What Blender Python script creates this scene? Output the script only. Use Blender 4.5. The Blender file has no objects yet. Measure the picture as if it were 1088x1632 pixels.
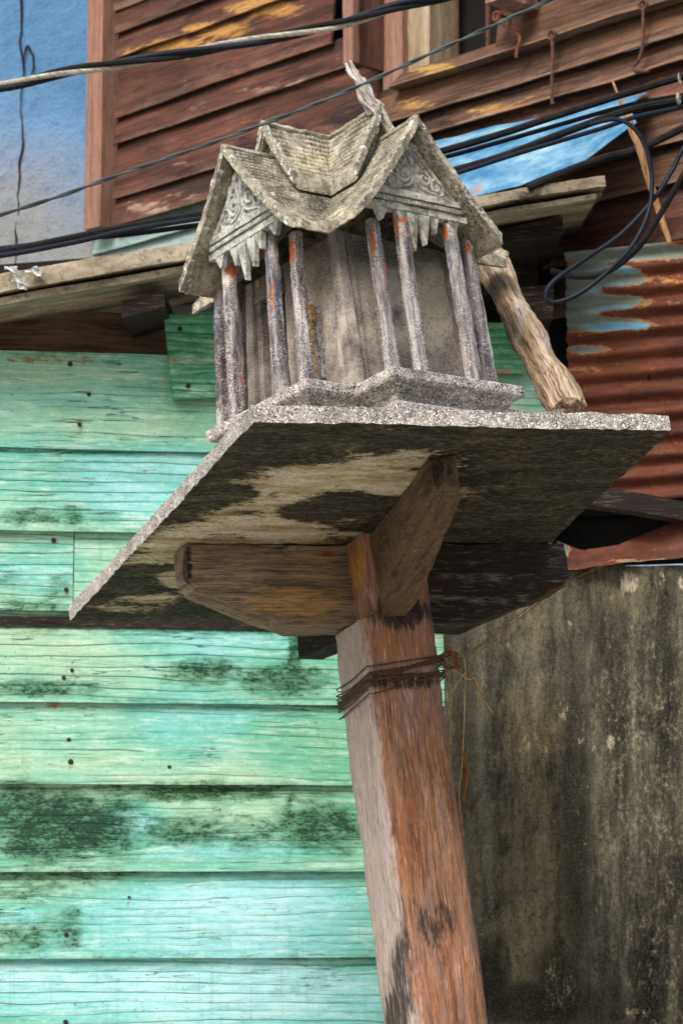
import bpy, bmesh, math, random
import numpy as np

random.seed(7)
SC = bpy.context.scene
COL = SC.collection
rad = math.radians

# ------------------------------------------------------------------ camera
FPX, PITCH, CX, CY, EYE = 4000.0, rad(8.3), 544.0, 816.0, 1.6      # focal length in photo pixels (1088 x 1632)
cam = bpy.data.cameras.new('camera')
cam.sensor_width = 36.0
cam.lens = 36.0 * FPX / 1632.0
cam.clip_start, cam.clip_end = 0.05, 400.0
cam.dof.use_dof = True
cam.dof.focus_distance = 3.95
cam.dof.aperture_fstop = 12.0
camo = bpy.data.objects.new('camera', cam)
COL.objects.link(camo)
camo.location = (0, 0, EYE)
camo.rotation_euler = (math.pi / 2 + PITCH, 0, 0)
SC.camera = camo

# ------------------------------------------------------------------ light
SUN_EL, SUN_AZ = 47.0, 210.0      # azimuth clockwise from +Y (north): behind the camera, a little to the left
w = bpy.data.worlds.new('World')
SC.world = w
w.use_nodes = True
nt = w.node_tree
sky = nt.nodes.new('ShaderNodeTexSky')
sky.sky_type = 'NISHITA'
sky.sun_disc = False
sky.sun_elevation = rad(SUN_EL)
sky.sun_rotation = rad(SUN_AZ)
sky.air_density, sky.dust_density, sky.ozone_density = 1.0, 4.0, 0.6
bgn = nt.nodes['Background']
bgn.inputs[1].default_value = 0.10
nt.links.new(sky.outputs[0], bgn.inputs[0])
sl = bpy.data.lights.new('sun', 'SUN')
sl.energy = 2.3
sl.angle = rad(28)
sl.color = (1.0, 0.97, 0.93)
so = bpy.data.objects.new('sun', sl)
COL.objects.link(so)
so.rotation_euler = (rad(90 - SUN_EL), 0, rad(180 - SUN_AZ))
so.location = (-2, -2, 8)
SC.view_settings.view_transform = 'Standard'
SC.view_settings.look = 'None'
SC.view_settings.exposure = 0.9
SC.view_settings.gamma = 1.0
SC.view_settings.use_curve_mapping = False

# ------------------------------------------------------------------ geometry helpers
CAM = np.array([0, 0, EYE])
RX = np.array([1.0, 0, 0])
UX = np.array([0, -math.sin(PITCH), math.cos(PITCH)])
FX = np.array([0, math.cos(PITCH), math.sin(PITCH)])
Zv = np.array([0, 0, 1.0])


def ray(x, y):
    return FX + RX * (x - CX) / FPX - UX * (y - CY) / FPX


def at(x, y, Y):
    """the point of the place seen at photo pixel (x, y), Y metres in front of the camera"""
    r = ray(x, y)
    return CAM + r * (Y / r[1])


def onp(x, y, o, n):
    r = ray(x, y)
    return CAM + r * (np.dot(o - CAM, n) / np.dot(r, n))


def topx(P):
    d = P - CAM
    z = d @ FX
    return np.stack([CX + FPX * (d @ RX) / z, CY - FPX * (d @ UX) / z], -1)


def unit(v):
    v = np.asarray(v, float)
    return v / np.linalg.norm(v)


def _h(ix, iy, iz, s):
    n = (ix.astype(np.int64) * 374761393 + iy.astype(np.int64) * 668265263 + iz.astype(np.int64) * 2147483647 + s * 974634777) & 0xffffffff
    n = ((n ^ (n >> 13)) * 1274126177) & 0xffffffff
    n = n ^ (n >> 16)
    return (n & 0xffff) / 65535.0


def vn(P, scale, seed=0, octv=2):
    """smooth value noise, about -1 to 1"""
    P = np.atleast_2d(np.asarray(P, float))
    out = np.zeros(len(P))
    amp, tot = 1.0, 0.0
    for o in range(octv):
        Q = P * scale * 2 ** o + 17.3 * o
        I = np.floor(Q)
        f = Q - I
        f = f * f * (3 - 2 * f)
        I = I.astype(np.int64)
        v = 0
        for dx in (0, 1):
            for dy in (0, 1):
                for dz in (0, 1):
                    wgt = (f[:, 0] if dx else 1 - f[:, 0]) * (f[:, 1] if dy else 1 - f[:, 1]) * (f[:, 2] if dz else 1 - f[:, 2])
                    v = v + wgt * _h(I[:, 0] + dx, I[:, 1] + dy, I[:, 2] + dz, seed + o)
        out += amp * (v * 2 - 1)
        tot += amp
        amp *= 0.5
    return out / tot


def sstep(a, b, x):
    t = np.clip((x - a) / (b - a), 0, 1)
    return t * t * (3 - 2 * t)


def blobs(*bl):
    """where stains lie: ellipses (x, y, rx, ry, strength) -> function of world points"""
    def fn(P):
        q = topx(P)
        v = np.zeros(len(P))
        for (x, y, rx, ry, s) in bl:
            d = np.sqrt(((q[:, 0] - x) / rx) ** 2 + ((q[:, 1] - y) / ry) ** 2)
            v = np.maximum(v, s * (1 - sstep(0.35, 1.25, d)))
        return v
    return fn


class MB:
    def __init__(self):
        self.v, self.f, self.m, self.n = [], [], [], 0

    def add(self, V, F, m=0):
        V = np.asarray(V, float)
        self.v.append(V)
        self.f += [tuple(int(i) + self.n for i in f) for f in F]
        self.m += [m] * len(F)
        self.n += len(V)
        return self

    def gridbox(self, fn, nu=1, nv=1, nw=1, m=0, side=None):
        """a closed block: fn maps (a, b, c) in the unit cube to points; side gives {face: material}"""
        key, par, F, M = {}, [], [], []

        def vid(i, j, k):
            t = (i, j, k)
            if t not in key:
                key[t] = len(par)
                par.append((i / nu, j / nv, k / nw))
            return key[t]
        for name, na, nb, mk in (('c0', nu, nv, lambda i, j: (i, j, 0)), ('c1', nu, nv, lambda i, j: (i, j, nw)),
                                 ('b0', nu, nw, lambda i, j: (i, 0, j)), ('b1', nu, nw, lambda i, j: (i, nv, j)),
                                 ('a0', nv, nw, lambda i, j: (0, i, j)), ('a1', nv, nw, lambda i, j: (nu, i, j))):
            for i in range(na):
                for j in range(nb):
                    q = [vid(*mk(i, j)), vid(*mk(i + 1, j)), vid(*mk(i + 1, j + 1)), vid(*mk(i, j + 1))]
                    if name in ('c0', 'b1', 'a0'):
                        q.reverse()
                    F.append(q)
                    M.append((side or {}).get(name, m))
        p = np.array(par)
        V = np.asarray(fn(p[:, 0], p[:, 1], p[:, 2]))
        n0 = len(self.m)
        self.add(V, F, m)
        self.m[n0:] = M
        return self

    def box(self, o, ax, ay, az, nu=1, nv=1, nw=1, m=0, side=None):
        o, ax, ay, az = [np.asarray(t, float) for t in (o, ax, ay, az)]
        return self.gridbox(lambda a, b, c: o + np.outer(a, ax) + np.outer(b, ay) + np.outer(c, az), nu, nv, nw, m, side)

    def prism(self, poly, ext, m=0):
        """polygon (list of 3D points) pushed along ext"""
        poly = np.asarray(poly, float)
        k = len(poly)
        F = [tuple(range(k)), tuple(range(2 * k - 1, k - 1, -1))] + [(i, i + k, (i + 1) % k + k, (i + 1) % k) for i in range(k)]
        return self.add(np.vstack([poly, poly + np.asarray(ext, float)]), F, m)

    def tube(self, pts, r, seg=8, m=0, flat=None, closed=False, smooth=0):
        P = np.asarray(pts, float)
        if smooth:
            P = spline(P, smooth)
        k = len(P)
        r = np.interp(np.linspace(0, 1, k), np.linspace(0, 1, len(np.atleast_1d(r))), np.atleast_1d(r)) if np.ndim(r) else np.full(k, r)
        T = np.gradient(P, axis=0)
        T /= np.linalg.norm(T, axis=1)[:, None] + 1e-12
        N = unit(np.cross(T[0], [0.31, 0.2, 0.93]))
        V = []
        for i in range(k):
            N = unit(N - T[i] * (N @ T[i]))
            B = np.cross(T[i], N)
            for s in range(seg):
                a = 2 * math.pi * s / seg
                V.append(P[i] + r[i] * (N * math.cos(a) + B * math.sin(a)))
        V = np.array(V)
        F = []
        for i in range(k - 1):
            for s in range(seg):
                F.append((i * seg + s, i * seg + (s + 1) % seg, (i + 1) * seg + (s + 1) % seg, (i + 1) * seg + s))
        F.append(tuple(range(seg - 1, -1, -1)))
        F.append(tuple((k - 1) * seg + s for s in range(seg)))
        return self.add(V, F, m)

    def build(self, name, mats, parent=None, frame=None, attrs=None, jit=None, flat=False, angle=38, shift=True, kind=None, label=None):
        V = np.vstack(self.v)
        if not isinstance(mats, (list, tuple)):
            mats = [mats]
        W0 = V.copy()
        if frame is None:
            frame = (np.zeros(3), np.array([1.0, 0, 0]), np.array([0, 1.0, 0]), Zv)
        o, ax, ay, az = frame
        gc = np.stack([(W0 - o) @ np.asarray(t) for t in (ax, ay, az)], -1)
        if shift:
            gc = gc + np.array([random.uniform(-9, 9), random.uniform(-9, 9), random.uniform(-9, 9)])
        if jit:
            for (amp, scl) in (jit if isinstance(jit, list) else [jit]):
                sd = random.randrange(999)
                V = V + amp * np.stack([vn(gc, scl, sd + 31 * k, 2) for k in range(3)], -1)
        if parent is not None:
            root = parent
            org = np.array(ORG[parent.name])
        else:
            org = V.mean(0)
            org[2] = V[:, 2].min()
        me = bpy.data.meshes.new(name)
        me.from_pydata((V - org).tolist(), [], self.f)
        for mt in mats:
            me.materials.append(mt)
        me.polygons.foreach_set('material_index', self.m)
        at_ = me.attributes.new('gc', 'FLOAT_VECTOR', 'POINT')
        at_.data.foreach_set('vector', gc.astype(np.float32).ravel())
        for k, fn in (attrs or {}).items():
            a_ = me.attributes.new(k, 'FLOAT', 'POINT')
            val = fn(W0) if callable(fn) else np.full(len(W0), fn)
            a_.data.foreach_set('value', np.asarray(val, np.float32))
        bm = bmesh.new()
        bm.from_mesh(me)
        bmesh.ops.recalc_face_normals(bm, faces=bm.faces)
        bm.to_mesh(me)
        bm.free()
        if not flat:
            me.shade_smooth()
            me.set_sharp_from_angle(angle=rad(angle))
        ob = bpy.data.objects.new(name, me)
        COL.objects.link(ob)
        if parent is not None:
            ob.parent = parent
        else:
            ob.location = org
        ORG[ob.name] = org
        if kind:
            ob['kind'] = kind
        if label:
            ob['label'] = label
        return ob


ORG = {}


def spline(P, n):
    P = np.asarray(P, float)
    Q = np.vstack([2 * P[0] - P[1], P, 2 * P[-1] - P[-2]])
    out = []
    for i in range(1, len(Q) - 2):
        for t in np.linspace(0, 1, n, endpoint=False):
            p0, p1, p2, p3 = Q[i - 1], Q[i], Q[i + 1], Q[i + 2]
            out.append(0.5 * (2 * p1 + (p2 - p0) * t + (2 * p0 - 5 * p1 + 4 * p2 - p3) * t ** 2 + (3 * p1 - p0 - 3 * p2 + p3) * t ** 3))
    out.append(P[-1])
    return np.array(out)


def thing(name, label, cat, loc, group=None):
    o = bpy.data.objects.new(name, None)
    o.empty_display_size = 0.1
    COL.objects.link(o)
    o.location = tuple(loc)
    ORG[o.name] = np.array(loc, float)
    o['label'], o['category'] = label, cat
    if group:
        o['group'] = group
    return o


def tag(o, label, cat, group=None):
    o['label'], o['category'] = label, cat
    if group:
        o['group'] = group
    return o


# ------------------------------------------------------------------ material helpers
class G:
    def __init__(self, name):
        self.mat = bpy.data.materials.new(name)
        self.mat.use_nodes = True
        self.nt = self.mat.node_tree
        self.b = self.nt.nodes['Principled BSDF']
        self.b.inputs['Roughness'].default_value = 0.85
        self.b.inputs['Specular IOR Level'].default_value = 0.25
        self._gc = None

    def node(self, t, **k):
        n = self.nt.nodes.new(t)
        for a, v in k.items():
            setattr(n, a, v)
        return n

    def put(self, sock, v):
        if isinstance(v, bpy.types.NodeSocket):
            self.nt.links.new(v, sock)
        else:
            if sock.type == 'RGBA' and len(v) == 3:
                v = (*v, 1)
            sock.default_value = v

    def attr(self, name, vec=False):
        n = self.node('ShaderNodeAttribute', attribute_name=name)
        return n.outputs['Vector'] if vec else n.outputs['Fac']

    @property
    def gc(self):
        if self._gc is None:
            self._gc = self.attr('gc', True)
        return self._gc

    def rnd(self):
        return self.node('ShaderNodeObjectInfo').outputs['Random']

    def scale(self, s, vec=None, off=(0, 0, 0)):
        n = self.node('ShaderNodeMapping')
        self.put(n.inputs['Vector'], vec or self.gc)
        n.inputs['Scale'].default_value = s if isinstance(s, tuple) else (s, s, s)
        n.inputs['Location'].default_value = off
        return n.outputs[0]

    def noise(self, scale=1.0, vec=None, detail=4, rough=0.6, dist=0.0, color=False):
        n = self.node('ShaderNodeTexNoise')
        self.put(n.inputs['Vector'], vec or self.gc)
        n.inputs['Scale'].default_value = scale
        n.inputs['Detail'].default_value = detail
        n.inputs['Roughness'].default_value = rough
        n.inputs['Distortion'].default_value = dist
        return n.outputs['Color' if color else 'Fac']

    def voro(self, scale, vec=None, feat='F1', out='Distance', rnd=1.0):
        n = self.node('ShaderNodeTexVoronoi', feature=feat)
        self.put(n.inputs['Vector'], vec or self.gc)
        n.inputs['Scale'].default_value = scale
        n.inputs['Randomness'].default_value = rnd
        if out == 'both':
            return n.outputs['Distance'], n.outputs['Color']
        return n.outputs[out]

    def ramp(self, fac, stops, interp='LINEAR'):
        n = self.node('ShaderNodeValToRGB')
        self.put(n.inputs[0], fac)
        cr = n.color_ramp
        cr.interpolation = interp
        while len(cr.elements) < len(stops):
            cr.elements.new(0.5)
        for e, (p, c) in zip(cr.elements, stops):
            e.position = p
            c = (c, c, c) if not hasattr(c, '__len__') else c
            e.color = (*c, 1)
        return n.outputs[0]

    def mix(self, f, a, b, mode='MIX'):
        n = self.node('ShaderNodeMix', data_type='RGBA', blend_type=mode)
        self.put(n.inputs[0], f)
        self.put(n.inputs[6], a)
        self.put(n.inputs[7], b)
        return n.outputs[2]

    def m(self, op, a, b=0.0, c=0.0, clamp=False):
        n = self.node('ShaderNodeMath', operation=op, use_clamp=clamp)
        self.put(n.inputs[0], a)
        self.put(n.inputs[1], b)
        self.put(n.inputs[2], c)
        return n.outputs[0]

    def edge(self, fac, lo, hi):
        """0..1 ramp between lo and hi"""
        n = self.node('ShaderNodeMapRange', interpolation_type='SMOOTHSTEP')
        self.put(n.inputs[0], fac)
        n.inputs[1].default_value, n.inputs[2].default_value = lo, hi
        return n.outputs[0]

    def broken(self, a, nz, k=1.2, lo=0.42, hi=0.62):
        """a stain mask with a ragged edge: attribute a plus centred noise"""
        return self.edge(self.m('MULTIPLY_ADD', self.m('SUBTRACT', nz, 0.5), k, a), lo, hi)

    def sep(self, v=None):
        n = self.node('ShaderNodeSeparateXYZ')
        self.put(n.inputs[0], v or self.gc)
        return n.outputs

    def comb(self, x, y, z):
        n = self.node('ShaderNodeCombineXYZ')
        for i, t in enumerate((x, y, z)):
            self.put(n.inputs[i], t)
        return n.outputs[0]

    def bump(self, h, dist=0.002, strength=1.0, prev=None):
        n = self.node('ShaderNodeBump')
        n.inputs['Strength'].default_value = strength
        n.inputs['Distance'].default_value = dist
        self.put(n.inputs['Height'], h)
        if prev:
            self.put(n.inputs['Normal'], prev)
        return n.outputs[0]

    def done(self, col, rough=None, normal=None, metal=None, spec=None):
        self.put(self.b.inputs['Base Color'], col)
        if rough is not None:
            self.put(self.b.inputs['Roughness'], rough)
        if normal is not None:
            self.put(self.b.inputs['Normal'], normal)
        if metal is not None:
            self.put(self.b.inputs['Metallic'], metal)
        if spec is not None:
            self.b.inputs['Specular IOR Level'].default_value = spec
        return self.mat


def c8(r, g, b):
    f = lambda v: (v / 255 / 12.92) if v / 255 <= 0.04045 else ((v / 255 + 0.055) / 1.055) ** 2.4
    return (f(r), f(g), f(b))


# ---- washed-gravel concrete (slab edge, plinth)
def m_pebble(name, sc=230, dark=0.0, gap=(0.07, 0.062, 0.056)):
    g = G(name)
    d, c = g.voro(sc, out='both')
    d2, c2 = g.voro(sc * 1.9, out='both')
    r = g.sep(c)[0]
    pc = g.ramp(r, [(0, c8(132, 122, 114)), (0.2, c8(190, 182, 172)), (0.45, c8(224, 219, 210)), (0.65, c8(172, 167, 166)), (0.85, c8(238, 235, 229)), (1, c8(150, 134, 118))])
    r2 = g.sep(c2)[1]
    pc2 = g.ramp(r2, [(0, c8(116, 109, 102)), (0.5, c8(184, 178, 169)), (1, c8(226, 222, 216))])
    which = g.edge(g.noise(sc * 0.35, detail=3), 0.45, 0.55)
    pc = g.mix(which, pc, pc2)
    dd = g.m('ADD', g.m('MULTIPLY', d, g.m('SUBTRACT', 1.0, which)), g.m('MULTIPLY', d2, which))
    col = g.mix(g.m('MULTIPLY', g.edge(dd, 0.40, 0.75), g.edge(g.noise(40, detail=4), 0.3, 0.55)), pc, gap)
    dirt = g.noise(12, detail=6, rough=0.7)
    col = g.mix(g.m('MULTIPLY', g.edge(dirt, 0.46, 0.68), 0.7), col, g.mix(0.75, col, c8(62, 56, 46)))
    smear = g.noise(26, detail=5)
    col = g.mix(g.m('MULTIPLY', g.edge(smear, 0.55, 0.7), 0.55), col, c8(172, 166, 154))
    h = g.m('SUBTRACT', 1.0, g.m('POWER', dd, 2.0))
    return g.done(col, rough=0.85, normal=g.bump(h, 0.002, 0.9))


M = {}
M['pebble'] = m_pebble('washed_gravel_concrete', 330)


def m_column():
    g = G('worn_column_concrete')
    st = g.noise(1.0, g.scale((70, 70, 10)), detail=5, rough=0.65)
    col = g.ramp(st, [(0.36, c8(58, 56, 59)), (0.46, c8(106, 102, 102)), (0.55, c8(154, 149, 144)), (0.66, c8(192, 187, 180))])
    col = g.mix(g.m('MULTIPLY', g.edge(g.noise(1.0, g.scale((120, 120, 8)), detail=4), 0.50, 0.62), 0.6), col, c8(48, 58, 84))
    nz = g.noise(130, detail=4, rough=0.7)
    col = g.mix(g.m('MULTIPLY', g.broken(g.attr('soot_shade'), nz, 1.4), 0.85), col, c8(44, 42, 46))
    f1 = g.noise(430, detail=3, rough=0.75)
    f2 = g.noise(300, g.scale((1, 1, 1), off=(3, 1, 7)), detail=3, rough=0.75)
    worn = g.edge(g.noise(34, detail=4), 0.36, 0.58)
    col = g.mix(g.m('MULTIPLY', g.m('MULTIPLY', g.edge(f1, 0.52, 0.60), worn), 0.85), col, c8(222, 218, 212))
    col = g.mix(g.m('MULTIPLY', g.m('MULTIPLY', g.edge(f2, 0.54, 0.62), worn), 0.75), col, c8(52, 46, 46))
    col = g.mix(g.m('MULTIPLY', g.broken(g.attr('pale'), nz, 1.6), 0.8), col, c8(206, 206, 202))
    col = g.mix(g.m('MULTIPLY', g.broken(g.attr('blue'), nz, 2.0), 0.7), col, c8(66, 88, 120))
    col = g.mix(g.m('MULTIPLY', g.broken(g.attr('orange'), nz, 3.2, 0.25, 0.65), 0.95), col, g.mix(g.noise(200), c8(150, 62, 24), c8(204, 116, 50)))
    return g.done(col, rough=0.85, normal=g.bump(g.m('ADD', f1, g.m('MULTIPLY', st, .5)), 0.0022, 0.8))


M['column'] = m_column()


def m_stucco():
    g = G('sooty_stucco')
    n1 = g.noise(16, detail=6, rough=0.65)
    st = g.noise(1.0, g.scale((50, 50, 9)), detail=5)
    base = g.ramp(g.m('ADD', g.m('MULTIPLY', n1, .8), g.m('MULTIPLY', st, .2)), [(0.34, c8(74, 68, 62)), (0.47, c8(122, 114, 106)), (0.58, c8(158, 150, 140)), (0.7, c8(184, 176, 162))])
    col = g.mix(g.m('MULTIPLY', g.broken(g.attr('soot_shade'), n1, 2.0, 0.2, 0.9), 0.8), base, c8(46, 43, 40))
    col = g.mix(g.m('MULTIPLY', g.broken(g.attr('pale'), n1, 1.4, 0.2, 0.9), 0.75), col, c8(190, 178, 156))
    f1 = g.noise(380, detail=3, rough=0.75)
    f2 = g.noise(300, g.scale((1, 1, 1), off=(5, 2, 7)), detail=3, rough=0.75)
    col = g.mix(g.m('MULTIPLY', g.edge(f1, 0.54, 0.64), 0.45), col, c8(206, 200, 194))
    col = g.mix(g.m('MULTIPLY', g.edge(f2, 0.52, 0.64), 0.6), col, c8(50, 45, 42))
    return g.done(col, rough=0.92, normal=g.bump(f1, 0.002, 0.7))


M['stucco'] = m_stucco()


def m_roof(name='lichen_roof_cement', white=True, tone=0):
    g = G(name)
    n1 = g.noise(30, detail=6, rough=0.7)
    n2 = g.noise(150, detail=5, rough=0.75)
    n3 = g.noise(380, detail=3, rough=0.75)
    col = g.ramp(n1, [(0.30, c8(70, 66, 56)), (0.44, c8(124, 118, 100)), (0.56, c8(160, 154, 136)), (0.72, c8(192, 188, 170))])
    col = g.mix(g.m('MULTIPLY', g.broken(g.attr('pale'), g.noise(60, detail=5), 1.4, 0.3, 0.8), 0.7), col, c8(206, 196, 158))
    col = g.mix(g.m('MULTIPLY', g.edge(n2, 0.50, 0.64), 0.75), col, c8(58, 54, 44))
    col = g.mix(g.m('MULTIPLY', g.edge(n3, 0.54, 0.66), 0.45), col, c8(206, 202, 186))
    col = g.mix(g.m('MULTIPLY', g.attr('groove'), 0.85), col, c8(46, 42, 33))
    col = g.mix(g.m('MULTIPLY', g.broken(g.attr('soot_shade'), g.m('ADD', g.m('MULTIPLY', n1, .5), g.m('MULTIPLY', n2, .5)), 2.6, 0.3, 0.8), 0.85), col, c8(44, 41, 34))
    col = g.mix(g.broken(g.attr('chip'), g.noise(80, detail=5, rough=0.75), 2.6, 0.60, 0.72), col, c8(214, 214, 210))
    h = g.m('ADD', g.m('MULTIPLY', n1, 0.6), g.m('MULTIPLY', n2, 0.6))
    return g.done(col, rough=0.95, normal=g.bump(h, 0.004, 0.9))


M['roof'] = m_roof()


def m_relief():
    g = G('grey_relief_plaster')
    n1 = g.noise(34, detail=6, rough=0.7)
    n2 = g.noise(140, detail=5, rough=0.75)
    col = g.ramp(n1, [(0.3, c8(108, 104, 94)), (0.45, c8(154, 150, 138)), (0.58, c8(184, 180, 166)), (0.72, c8(206, 202, 190))])
    col = g.mix(g.m('MULTIPLY', g.attr('cool'), 0.5), col, c8(182, 192, 194))
    col = g.mix(g.m('MULTIPLY', g.edge(n2, 0.5, 0.64), 0.75), col, c8(82, 78, 66))
    col = g.mix(g.m('MULTIPLY', g.edge(n1, 0.52, 0.4), 0.4), col, c8(78, 72, 60))
    col = g.mix(g.m('MULTIPLY', g.broken(g.attr('orange'), n2, 2.0), 0.8), col, c8(176, 84, 36))
    return g.done(col, rough=0.9, normal=g.bump(g.m('ADD', n1, n2), 0.003, 0.7))


M['relief'] = m_relief()


def m_under():
    g = G('stained_slab_underside')
    nz = g.noise(1.0, g.scale((10, 26, 10)), detail=6, rough=0.7)
    fine = g.noise(1.0, g.scale((60, 130, 60)), detail=5, rough=0.75)
    grit = g.noise(260, detail=3, rough=0.8)
    pale = g.ramp(g.noise(1.0, g.scale((7, 26, 7)), detail=6, rough=0.65), [(0.3, c8(150, 126, 88)), (0.44, c8(196, 178, 142)), (0.55, c8(222, 212, 186)), (0.66, c8(226, 218, 196)), (0.78, c8(182, 150, 102))])
    pale = g.mix(g.m('MULTIPLY', g.edge(fine, 0.48, 0.66), 0.55), pale, c8(112, 96, 70))
    dk = g.ramp(g.m('ADD', g.m('MULTIPLY', fine, .6), g.m('MULTIPLY', nz, .4)), [(0.36, c8(24, 23, 20)), (0.48, c8(50, 47, 39)), (0.58, c8(96, 90, 74)), (0.7, c8(150, 140, 116))])
    a = g.attr('pale')
    mid = g.broken(a, g.m('ADD', g.m('MULTIPLY', nz, 0.5), g.m('MULTIPLY', fine, 0.5)), 2.6, 0.12, 0.7)
    mask = g.broken(a, g.m('ADD', g.m('MULTIPLY', nz, 0.55), g.m('MULTIPLY', fine, 0.45)), 3.0, 0.34, 0.66)
    col = g.mix(g.m('MULTIPLY', mid, .65), dk, g.mix(fine, c8(64, 56, 42), c8(126, 112, 84)))
    col = g.mix(mask, col, pale)
    col = g.mix(g.m('MULTIPLY', g.edge(grit, 0.5, 0.66), 0.5), col, c8(26, 24, 20))
    return g.done(col, rough=0.92, normal=g.bump(g.m('ADD', fine, grit), 0.003, 0.8))


M['under'] = m_under()


def m_wood(name, cols, grain=(3, 60, 60), fine=(10, 420, 420), dark=c8(26, 20, 17), crack=0.5, bump=0.003, rough=0.85, stains=(), line=0.6, edge_wear_shade=0.0, speck=0.4, fibre=0.25, fcol=c8(200, 180, 164)):
    """weathered timber, grain along gc.x; stains = [(attribute, colour, strength)]"""
    g = G(name)
    wob = g.noise(1.0, g.scale((4, 9, 9)), detail=2, color=True)
    vec = g.node('ShaderNodeVectorMath', operation='MULTIPLY_ADD')
    g.put(vec.inputs[0], wob)
    vec.inputs[1].default_value = (0.0, 0.009, 0.009)
    g.put(vec.inputs[2], g.gc)
    v = vec.outputs[0]
    a = g.noise(1.0, g.scale(grain, v), detail=6, rough=0.65)
    f = g.noise(1.0, g.scale(fine, v), detail=4, rough=0.7)
    big = g.noise(1.0, g.scale((2.2, 9, 9)), detail=4)
    k = len(cols)
    t = g.m('ADD', g.m('MULTIPLY', a, 0.65), g.m('MULTIPLY', big, 0.35))
    col = g.ramp(t, [(0.32 + 0.36 * i / (k - 1), c) for i, c in enumerate(cols)])
    col = g.mix(g.m('MULTIPLY', g.edge(f, 0.5, 0.66), line), col, dark)
    for (nm, cc, s) in stains:
        nz = g.noise(1.0, g.scale((14, 70, 70), v), detail=5, rough=0.7)
        cc2 = g.mix(g.m('MULTIPLY', g.edge(f, 0.45, 0.65), 0.45), cc, dark)
        col = g.mix(g.m('MULTIPLY', g.broken(g.attr(nm), nz, 2.4, 0.30, 0.80), s), col, cc2)
    spk = g.noise(1.0, g.scale((70, 300, 300)), detail=4, rough=0.8)
    col = g.mix(g.m('MULTIPLY', g.edge(spk, 0.5, 0.68), speck), col, dark)
    col = g.mix(g.m('MULTIPLY', g.edge(g.noise(1.0, g.scale((18, 230, 230), v), detail=5, rough=0.75), 0.55, 0.7), fibre), col, fcol)
    if edge_wear_shade:
        bp = g.attr('bpos')
        ew = g.noise(1.0, g.scale((6, 40, 40)), detail=5, rough=0.7)
        col = g.mix(g.m('MULTIPLY', g.edge(g.m('ADD', g.m('MULTIPLY', g.edge(bp, 0.3, 0.0), 0.22), ew), 0.56, 0.74), edge_wear_shade), col, c8(166, 138, 118))
        col = g.mix(g.m('MULTIPLY', g.edge(g.m('ADD', g.m('MULTIPLY', g.edge(bp, 0.86, 1.0), 0.22), ew), 0.56, 0.72), 0.7), col, c8(24, 18, 16))  # shade under the lap, painted into the top of each board
    ck = g.noise(1.0, g.scale((2.5, 130, 130), v), detail=3, rough=0.55)
    ckm = g.edge(g.m('ABSOLUTE', g.m('SUBTRACT', ck, 0.5)), 0.018, 0.0)
    ckm = g.m('MULTIPLY', ckm, g.edge(g.noise(1.0, g.scale((5, 20, 20)), detail=2), 0.45, 0.6))
    ckm = g.m('MULTIPLY', ckm, crack)
    col = g.mix(ckm, col, (0.012, 0.01, 0.009))
    h = g.m('SUBTRACT', g.m('ADD', g.m('MULTIPLY', f, 0.6), g.m('MULTIPLY', a, 0.5)), g.m('MULTIPLY', ckm, 0.8))
    return g.done(col, rough=rough, normal=g.bump(h, bump, 0.9))


M['post'] = m_wood('red_brown_post_wood', [c8(62, 44, 36), c8(116, 81, 60), c8(158, 115, 86), c8(128, 101, 92), c8(188, 152, 130)], grain=(5, 60, 60), fine=(16, 330, 330), crack=0.5, line=0.5, fibre=0.6, fcol=c8(222, 196, 180), bump=0.004,
                   stains=[('orange', c8(166, 102, 56), 0.55), ('pale', c8(178, 166, 158), 0.88), ('soot_shade', c8(38, 30, 28), 0.92), ('ochre', c8(184, 134, 44), 0.9)])
M['beam'] = m_wood('weathered_brown_beam', [c8(64, 53, 45), c8(110, 95, 80), c8(148, 130, 110), c8(132, 117, 106)], grain=(4, 70, 70), fine=(12, 330, 330),
                   stains=[('ochre', c8(182, 146, 88), 0.75), ('pale', c8(166, 142, 126), 0.8), ('soot_shade', c8(34, 27, 22), 0.95), ('red', c8(140, 46, 40), 0.7)])
M['drift'] = m_wood('grey_driftwood', [c8(66, 52, 40), c8(130, 108, 84), c8(172, 150, 122), c8(196, 180, 156)], grain=(6, 70, 70), fine=(14, 260, 260), crack=1.0, bump=0.006, line=0.75,
                    stains=[('pale', c8(200, 192, 186), 0.7)])
M['splinter'] = m_wood('splintered_white_wood', [c8(70, 58, 50), c8(150, 136, 126), c8(206, 200, 196), c8(226, 224, 226)], grain=(10, 200, 200), fine=(20, 500, 500), crack=0.8)
M['redboard'] = m_wood('oiled_red_brown_boards', [c8(32, 20, 17), c8(64, 38, 30), c8(94, 57, 44), c8(124, 84, 68)], grain=(2.5, 40, 40), fine=(7, 260, 260), rough=0.7, line=0.6, bump=0.003, edge_wear_shade=0.12, fibre=0.05, speck=0.55,
                       stains=[('yellow', c8(184, 136, 70), 0.85), ('pale', c8(176, 150, 128), 0.75), ('soot_shade', c8(30, 22, 22), 0.9)])
M['brownboard'] = m_wood('dark_brown_boards', [c8(34, 25, 20), c8(68, 48, 36), c8(102, 74, 56), c8(86, 58, 44)], grain=(2.5, 50, 50), fine=(7, 300, 300), line=0.6, bump=0.003, edge_wear_shade=0.25, fibre=0.12,
                         stains=[('yellow', c8(176, 140, 70), 0.8), ('pale', c8(150, 130, 104), 0.7), ('soot_shade', c8(26, 20, 17), 0.9), ('red', c8(120, 50, 34), 0.8)])
M['arm'] = m_wood('dark_brown_arm_wood', [c8(44, 34, 27), c8(82, 65, 50), c8(112, 92, 72), c8(92, 76, 64)], grain=(4, 70, 70), fine=(12, 330, 330),
                   stains=[('pale', c8(140, 118, 96), 0.6), ('soot_shade', c8(30, 25, 21), 0.9)])
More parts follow.
